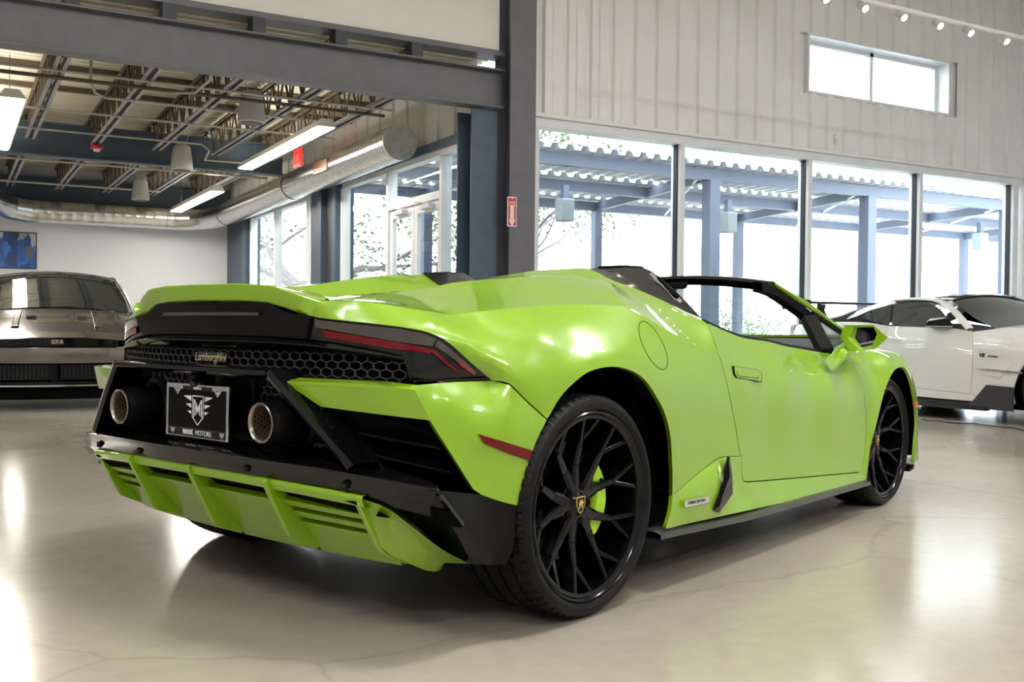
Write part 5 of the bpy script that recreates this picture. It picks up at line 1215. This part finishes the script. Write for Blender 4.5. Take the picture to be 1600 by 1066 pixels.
for s in (1, -1):
    pp = crom([(-1.02, s*.80, 1.0), (-1.4, s*.745, 1.19), (-1.8, s*.655, 1.395), (-2.2, s*.645, 1.445), (-2.8, s*.64, 1.41)], .1)
    MB().grid([[tuple(p+np.array(q)*[1, s, 1]) for q in ((0, -.03, .016), (0, .02, .004), (0, .035, -.03), (0, -.02, -.02))] for p in pp], closed=True).build('roof_pillar', m_bpaint, gt, smooth=True, angle=60)
    MB().add([(-1.05, s*.815, 1.0), (-1.8, s*.685, 1.37), (-2.9, s*.665, 1.38), (-3.2, s*.84, 1.03)], [(0, 1, 2, 3)]).build('side_window', m_tint, gt)
    yy_ = [(.02, .63, .705), (-.15, .74, .77), (-.5, .80, .865), (-.85, .80, .95), (-1.12, .80, 1.005), (-2.0, .85, 1.01), (-3.2, .85, 1.03), (-4.0, .88, 1.03), (-4.55, .82, .95)]
    g = []
    for x, y, z in yy_:
        fl_ = .93 if x > -.1 else .97
        g.append([(x, s*y, z), (x-.01, s*(y*.35+fl_*.65), z-.05), (x-.02, s*fl_, z-.18), (x-.02, s*(fl_+.005), .5), (x-.02, s*(fl_-.01), .22)])
    MB().grid(g).build('body_side', m_bpaint, gt, smooth=True, angle=70)
    hl = [(-.03, s*.66, .70), (.0, s*.80, .66), (-.28, s*.90, .78), (-.62, s*.86, .87), (-.40, s*.77, .845)]
    MB().prism(hl, (.012, s*.012, .02)).build('headlight', mat('clear_headlight', (.5, .52, .55), rough=.08, metal=.4, coat=1), gt, bevel=.004)
    mr = MB().hexa([(-1.28, s*.92, 1.06), (-1.20, s*.92, 1.06), (-1.16, s*1.10, 1.07), (-1.26, s*1.10, 1.07), (-1.28, s*.90, 1.16), (-1.20, s*.90, 1.15), (-1.18, s*1.10, 1.15), (-1.26, s*1.11, 1.17)]).build('wing_mirror', m_chrome, gt, bevel=.02)
    MB().bar((-1.2, s*.80, 1.03), (-1.23, s*.93, 1.09), .05, .03).build('mirror_arm', m_bpaint, mr)
    simple_wheel(gt, -.92, s*.84, .35, .26, s); simple_wheel(gt, -3.70, s*.84, .35, .28, s)
def ybow(pts, name, m, b=.004, par=gt): pass
def bowbar(name, z0, z1, hw, x0, dep, m, par, drop=.12, tilt=0, bevel=.006):
    g = []
    for y in np.linspace(-hw, hw, 25):
        x = x0-drop*abs(y/hw)**2.4*1.0; g.append([(x-dep, y, z0), (x, y, z0), (x+tilt*.5, y, (z0+z1)/2), (x+tilt*0, y, z1), (x-dep, y, z1)])
    return MB().grid(g, closed=True).build(name, m, par, smooth=True, angle=40, bevel=bevel)
bowbar('grille_slot', .640, .735, .585, .03, .10, m_gblk, gt, .08)
gm = MB()
for k in range(9): gm.bar((.033-.08*abs((-.54+k*.135)/.585)**2.4, -.54+k*.135, .655), (.033-.08*abs((-.54+k*.135)/.585)**2.4, -.54+k*.135, .72), .004)
gm.build('grille_ribs', m_sblk, gt)
bd = text_mesh('grille_badge', 'GT-R', .05, m_chrome, gt, frame_mat((.055, 0, .688), (0, 1, 0), (0, 0, 1)), depth=.006, bold=.002)
B('badge_plate', (.03, -.055, .665), (.048, .055, .712), mat('badge_red', (.18, .01, .01), rough=.3), gt, bevel=.004)
bowbar('bumper_bar', .470, .632, .93, .06, .16, m_bpaint, gt, .30, .02)
bowbar('lower_intake', .285, .470, .90, -.02, .10, m_mblk, gt, .28)
for y0, y1 in ((-.52, -.06), (.04, .50)):
    mm = MB()
    for k in range(13): y = y0+(y1-y0)*k/12; mm.bar((.0, y, .31), (.0, y, .45), .006)
    for k in range(9): z = .31+.14*k/8; mm.bar((.0, y0, z), (.0, y1, z), .005)
    mm.build('intake_mesh', m_alloy, gt)
B('intake_strut', (-.02, -.06, .285), (.03, -.0, .47), m_sblk, gt, bevel=.01)
for s in (1, -1): B('intake_strut', (-.10, s*.60-.03, .285), (.0, s*.60+.03, .47), m_sblk, gt, bevel=.01)
bowbar('splitter', .225, .285, .92, .05, .22, m_gblk, gt, .26); bowbar('splitter_strip', .236, .25, .925, .058, .02, m_chrome, gt, .26, bevel=0)
bowbar('splitter_lower', .10, .225, .90, -.02, .18, m_mblk, gt, .26)
B('underbody', (-4.4, -.8, .16), (-.2, .8, .5), m_mblk, gt)
B('tail', (-4.6, -.82, .25), (-4.5, .82, .98), m_bpaint, gt, bevel=.03)
# ---- white coupe with rear wing, origin under the rear axle
AX, AY = 9.72, 8.15
amg = empty('coupe', (AX, AY, 0), -PI/2)
tag(amg, 'white coupe with a tall black rear wing beside the windows', 'car')
m_wpaint = mat('white_paint', (.80, .785, .745), rough=.25, coat=1, coat_r=.02)
class Fr:
    def __init__(s, ox, oy, rz):
        c, q = math.cos(-rz), math.sin(-rz); T = lambda v: np.array([v[0]*c-v[1]*q, v[0]*q+v[1]*c, v[2]])
        s.F, s.R, s.U_, s.C = T(cF), T(cR), T(cU), T(np.array([-ox, -oy, CAM_H]))
    def __call__(s, px, py, ya):
        d = s.F+s.R*((px-800)/CAM_F)-s.U_*((py-533)/CAM_F); return s.C+d*((-ya-s.C[1])/d[1])
UA = Fr(AX, AY, -PI/2)
car_keep, car = car, amg
belt_a = [P_(-.75, .80, .93), P_(-.2, .92, .97), P_(.34, .93, .975), UA(1387, 509, .905), UA(1440, 511, .90), UA(1495, 513.5, .90), UA(1519, 518, .90)]
dse = [UA(1519, 518, .90), UA(1520, 550, .945), UA(1519, 580, .955), UA(1515.6, 615.7, .955)]
dbo = [UA(1515.6, 615.7, .955), UA(1470, 611, .955), UA(1433, 606.5, .955), P_(.60, .955, .30)]
skt = [P_(2.05, .95, .20), P_(1.5, .955, .20), P_(.7, .955, .21), P_(.38, .955, .22)]
arr = [P_(.38, .955, .22), P_(.41, .96, .40), P_(.33, .965, .58), P_(.18, .97, .69), P_(0, .975, .725), P_(-.18, .97, .69), P_(-.33, .96, .58), P_(-.40, .95, .40), P_(-.40, .93, .24)]
patch('rear_flank', [belt_a[:3]+[UA(1387, 509, .905)], [UA(1387, 509, .905), P_(.60, .945, .62), P_(.60, .955, .30)], [P_(.60, .955, .30), P_(.38, .955, .22)], arr, [P_(-.40, .93, .24), P_(-.8, .84, .30)], [P_(-.8, .84, .30), P_(-.86, .82, .7), P_(-.75, .80, .93)]], m_wpaint, amg, inner=[P_(.1, .985, .82), P_(-.2, .975, .82), P_(.4, .965, .75)], n=(0, -1, .2), step=.04)
patch('door', [belt_a[3:], dse, dbo, [P_(.60, .955, .30), P_(.60, .945, .62), UA(1387, 509, .905)]], m_wpaint, amg, inner=[P_(1.2, .955, .6), P_(1.2, .94, .78), P_(.9, .945, .75), P_(1.5, .945, .72), P_(1.2, .95, .42)], n=(0, -1, .2), step=.04, inset=.003)
farr = [P_(2.22, .95, .20), P_(2.21, .96, .35), P_(2.30, .965, .56), P_(2.45, .97, .68), P_(2.63, .97, .72), P_(2.81, .965, .68), P_(2.96, .95, .56), P_(3.03, .94, .35), P_(3.03, .93, .22)]
fcrown = [UA(1519, 518, .90), P_(2.1, .89, .925), P_(2.4, .88, .915), P_(2.7, .86, .89), P_(3.0, .82, .83), P_(3.3, .72, .74), P_(3.5, .55, .64)]
patch('front_fender', [dse[::-1], fcrown, [P_(3.5, .55, .64), P_(3.5, .70, .45), P_(3.45, .78, .22)], [P_(3.45, .78, .22), P_(3.03, .93, .22)], farr[::-1], [P_(2.22, .95, .20), P_(2.0, .955, .22), UA(1515.6, 615.7, .955)]], m_wpaint, amg, inner=[P_(2.1, .965, .75), P_(2.5, .965, .80), P_(2.0, .955, .55), P_(2.1, .95, .40), P_(2.8, .95, .78)], n=(.15, -1, .25), step=.04, inset=.003)
patch('side_skirt_white', [dbo, [P_(.60, .955, .30), P_(.38, .955, .22)], skt[::-1], [P_(2.05, .95, .20), UA(1515.6, 615.7, .955)]], m_wpaint, amg, n=(0, -1, 0), step=.05)
for s in (1, -1):
    f = lambda L: [tuple(np.array(p)*[1, s, 1]) for p in L]
    MB().hexa(f([P_(.40, .93, .115), P_(1.95, .93, .115), P_(1.95, 1.01, .115), P_(.40, 1.01, .115), P_(.40, .93, .215), P_(1.95, .93, .205), P_(1.95, .985, .15), P_(.40, .985, .15)])).build('side_skirt', m_gblk, amg, bevel=.01)
    MB().prism(f([P_(1.72, .965, .13), P_(2.22, .965, .13), P_(2.22, .965, .36), P_(1.93, .965, .37)]), (0, -s*.012, 0)).build('arch_aero', m_carb, amg, bevel=.004)
    MB().prism(f([UA(1524.6, 575, .965), UA(1560, 578, .972), UA(1599, 582, .972), UA(1599, 584.5, .972), UA(1560, 580.5, .972)]), (0, -s*.012, 0)).build('fender_strake', m_chrome, amg)
    MB().prism(f([UA(1526, 546, .957), UA(1575, 549, .965), UA(1586, 556, .966), UA(1578, 573, .966), UA(1562, 590, .964), UA(1540, 586, .962)]), (0, s*.002, 0)).build('fender_vent', m_wpaint, amg)
    simple_wheel(amg, 0, -s*.84, .345, .28, -s); simple_wheel(amg, 2.63, -s*.84, .345, .26, -s)
    # window glass and pillars
    qw = [UA(1338, 495, .86), UA(1360, 485, .80), UA(1393, 475.5, .74), UA(1389, 508.5, .89)]
    dw = [UA(1398, 475, .735), UA(1431, 471.5, .70), UA(1455, 475, .705), UA(1470, 485, .745), UA(1493, 512.5, .89), UA(1393, 508.5, .89)]
    MB().prism(f(qw), (0, s*.006, 0)).build('quarter_window', m_tint, amg); MB().prism(f(dw), (0, s*.006, 0)).build('door_window', m_tint, amg)
    ap = crom([UA(1400, 470, .70), UA(1431, 468.5, .66), UA(1462, 471, .66), UA(1480, 480, .71), UA(1497, 497, .80), UA(1513, 516, .88)], .05)
    MB().grid([[tuple((p+np.array(q))*[1, s, 1]) for q in ((0, -.035, .0), (.02, -.02, .02), (.03, .035, .025), (.0, .03, -.03))] for p in ap], closed=True).build('roof_pillar', m_wpaint, amg, smooth=True, angle=60)
    cb = crom([P_(-.75, .70, .955), UA(1312, 503, .84), UA(1337, 488, .78), UA(1372, 474, .70), UA(1400, 467, .66)], .06)
    lo_ = crom([P_(-.75, .80, .93), P_(-.1, .92, .97), UA(1334, 496, .88), UA(1362, 484, .80), UA(1398, 474.5, .735)], .06)
    MB().grid([[tuple(p*[1, s, 1]) for p in resamp(L, 16)] for L in (cb, lo_)]).build('rear_pillar', m_wpaint, amg, smooth=True)
    mc = np.mean([UA(1455, 500, 1.02), UA(1455, 500, 1.02)], axis=0)
    mr = MB().hexa(f([UA(1446, 511, 1.0), UA(1490, 512, .97), UA(1484, 512, .88), UA(1450, 511, .90), UA(1446, 503, 1.02), UA(1485, 497, .97), UA(1478, 494, .90), UA(1452, 497, .92)])).build('wing_mirror', m_gblk, amg, bevel=.02)
    MB().prism(f([UA(1447, 509, 1.022), UA(1488, 509.5, .99), UA(1488, 511.5, .99), UA(1447, 511.5, 1.022)]), (0, -s*.006, 0)).build('mirror_trim', m_chrome, mr)
    hd_ = crom([UA(1389, 527, .965), UA(1397, 530, .972), UA(1404, 532, .965)], .03); MB().tube([p*[1, s, 1] for p in hd_], .013, 8).build('door_handle', m_wpaint, amg, smooth=True)
rowgrid('roof', [(-.75, .72, .97, .955), (-.3, .72, 1.09, 1.03), (.1, .68, 1.19, 1.13), (.6, .66, 1.265, 1.20), (1.05, .65, 1.285, 1.225), (1.30, .655, 1.275, 1.215)], m_wpaint, amg)
rowgrid('windscreen', [(1.26, .64, 1.275, 1.215), (1.42, .70, 1.21, 1.14), (1.65, .78, 1.08, 1.02), (1.90, .84, .965, .925)], m_tint, amg)
rowgrid('roof_panel', [(.75, .52, 1.288, 1.262), (1.05, .52, 1.300, 1.268), (1.28, .53, 1.292, 1.255)], m_gblk, amg)
rowgrid('bonnet', [(1.86, .87, .965, .915), (2.3, .87, .975, .91), (2.7, .85, .935, .87), (3.1, .78, .86, .78), (3.5, .55, .70, .62)], m_wpaint, amg)
patch('nose', [[P_(3.5, .55, .64), P_(3.5, .70, .45), P_(3.45, .78, .22)], [P_(3.45, .78, .22), P_(3.6, .4, .18), P_(3.62, 0, .18)], [P_(3.62, 0, .18), P_(3.6, 0, .68)], [P_(3.6, 0, .68), P_(3.56, .3, .67), P_(3.5, .55, .64)]], m_wpaint, amg, n=(1, -.3, 0), step=.06)
text_mesh('fender_lettering', 'V8', .055, m_sblk, amg, frame_mat(UA(1533.5, 555.3, .968), UA(1560, 558, .972)-UA(1530, 555, .968), (0, 0, 1)), depth=.002, shear=.2, bold=.001)
text_mesh('fender_lettering', 'BITURBO', .026, m_sblk, amg, frame_mat(UA(1551, 557.4, .970), UA(1560, 558, .972)-UA(1530, 555, .968), (0, 0, 1)), depth=.002, shear=.2)
B('underbody', (-.8, -.85, .14), (3.3, .85, .45), m_mblk, amg); B('tail', (-.88, -.80, .30), (-.80, .80, .95), m_wpaint, amg, bevel=.03)
MB().hexa([(-.86, -.86, 1.185), (-.50, -.86, 1.195), (-.50, .86, 1.195), (-.86, .86, 1.185), (-.86, -.86, 1.205), (-.50, -.86, 1.225), (-.50, .86, 1.225), (-.86, .86, 1.205)]).build('rear_wing', m_gblk, amg, bevel=.008)
for s in (1, -1):
    MB().hexa([(-.92, s*.86, 1.13), (-.46, s*.86, 1.15), (-.46, s*.875, 1.15), (-.92, s*.875, 1.13), (-.92, s*.86, 1.24), (-.46, s*.86, 1.24), (-.46, s*.875, 1.24), (-.92, s*.875, 1.24)]).build('wing_endplate', m_gblk, amg, bevel=.003)
    MB().grid([[(x+dx, s*.50+dy, z) for dx, dy in ((-.06, -.01), (.06, -.01), (.06, .01), (-.06, .01))] for x, z in ((-.55, .93), (-.60, 1.02), (-.66, 1.12), (-.64, 1.19))], closed=True).build('wing_support', m_gblk, amg, smooth=True, angle=60)
car = car_keep
cb_ = [(1440, 656), (1452, 658.5), (1466, 658), (1480, 661), (1500, 662.5), (1520, 662), (1545, 665.5), (1565, 668), (1585, 669.5), (1600, 674), (1630, 677)]
def Wz(px, py):
    d = cF+cR*((px-800)/CAM_F)-cU*((py-533)/CAM_F); return np.array([0, 0, CAM_H])+d*(-CAM_H/d[2])
tag(MB().tube([p+[0, 0, .004] for p in crom([Wz(*q) for q in cb_], .15)], .004, 6).build('power_cable', m_mblk, None, smooth=True), 'thin black cable lying on the floor in front of the white coupe', 'cable')
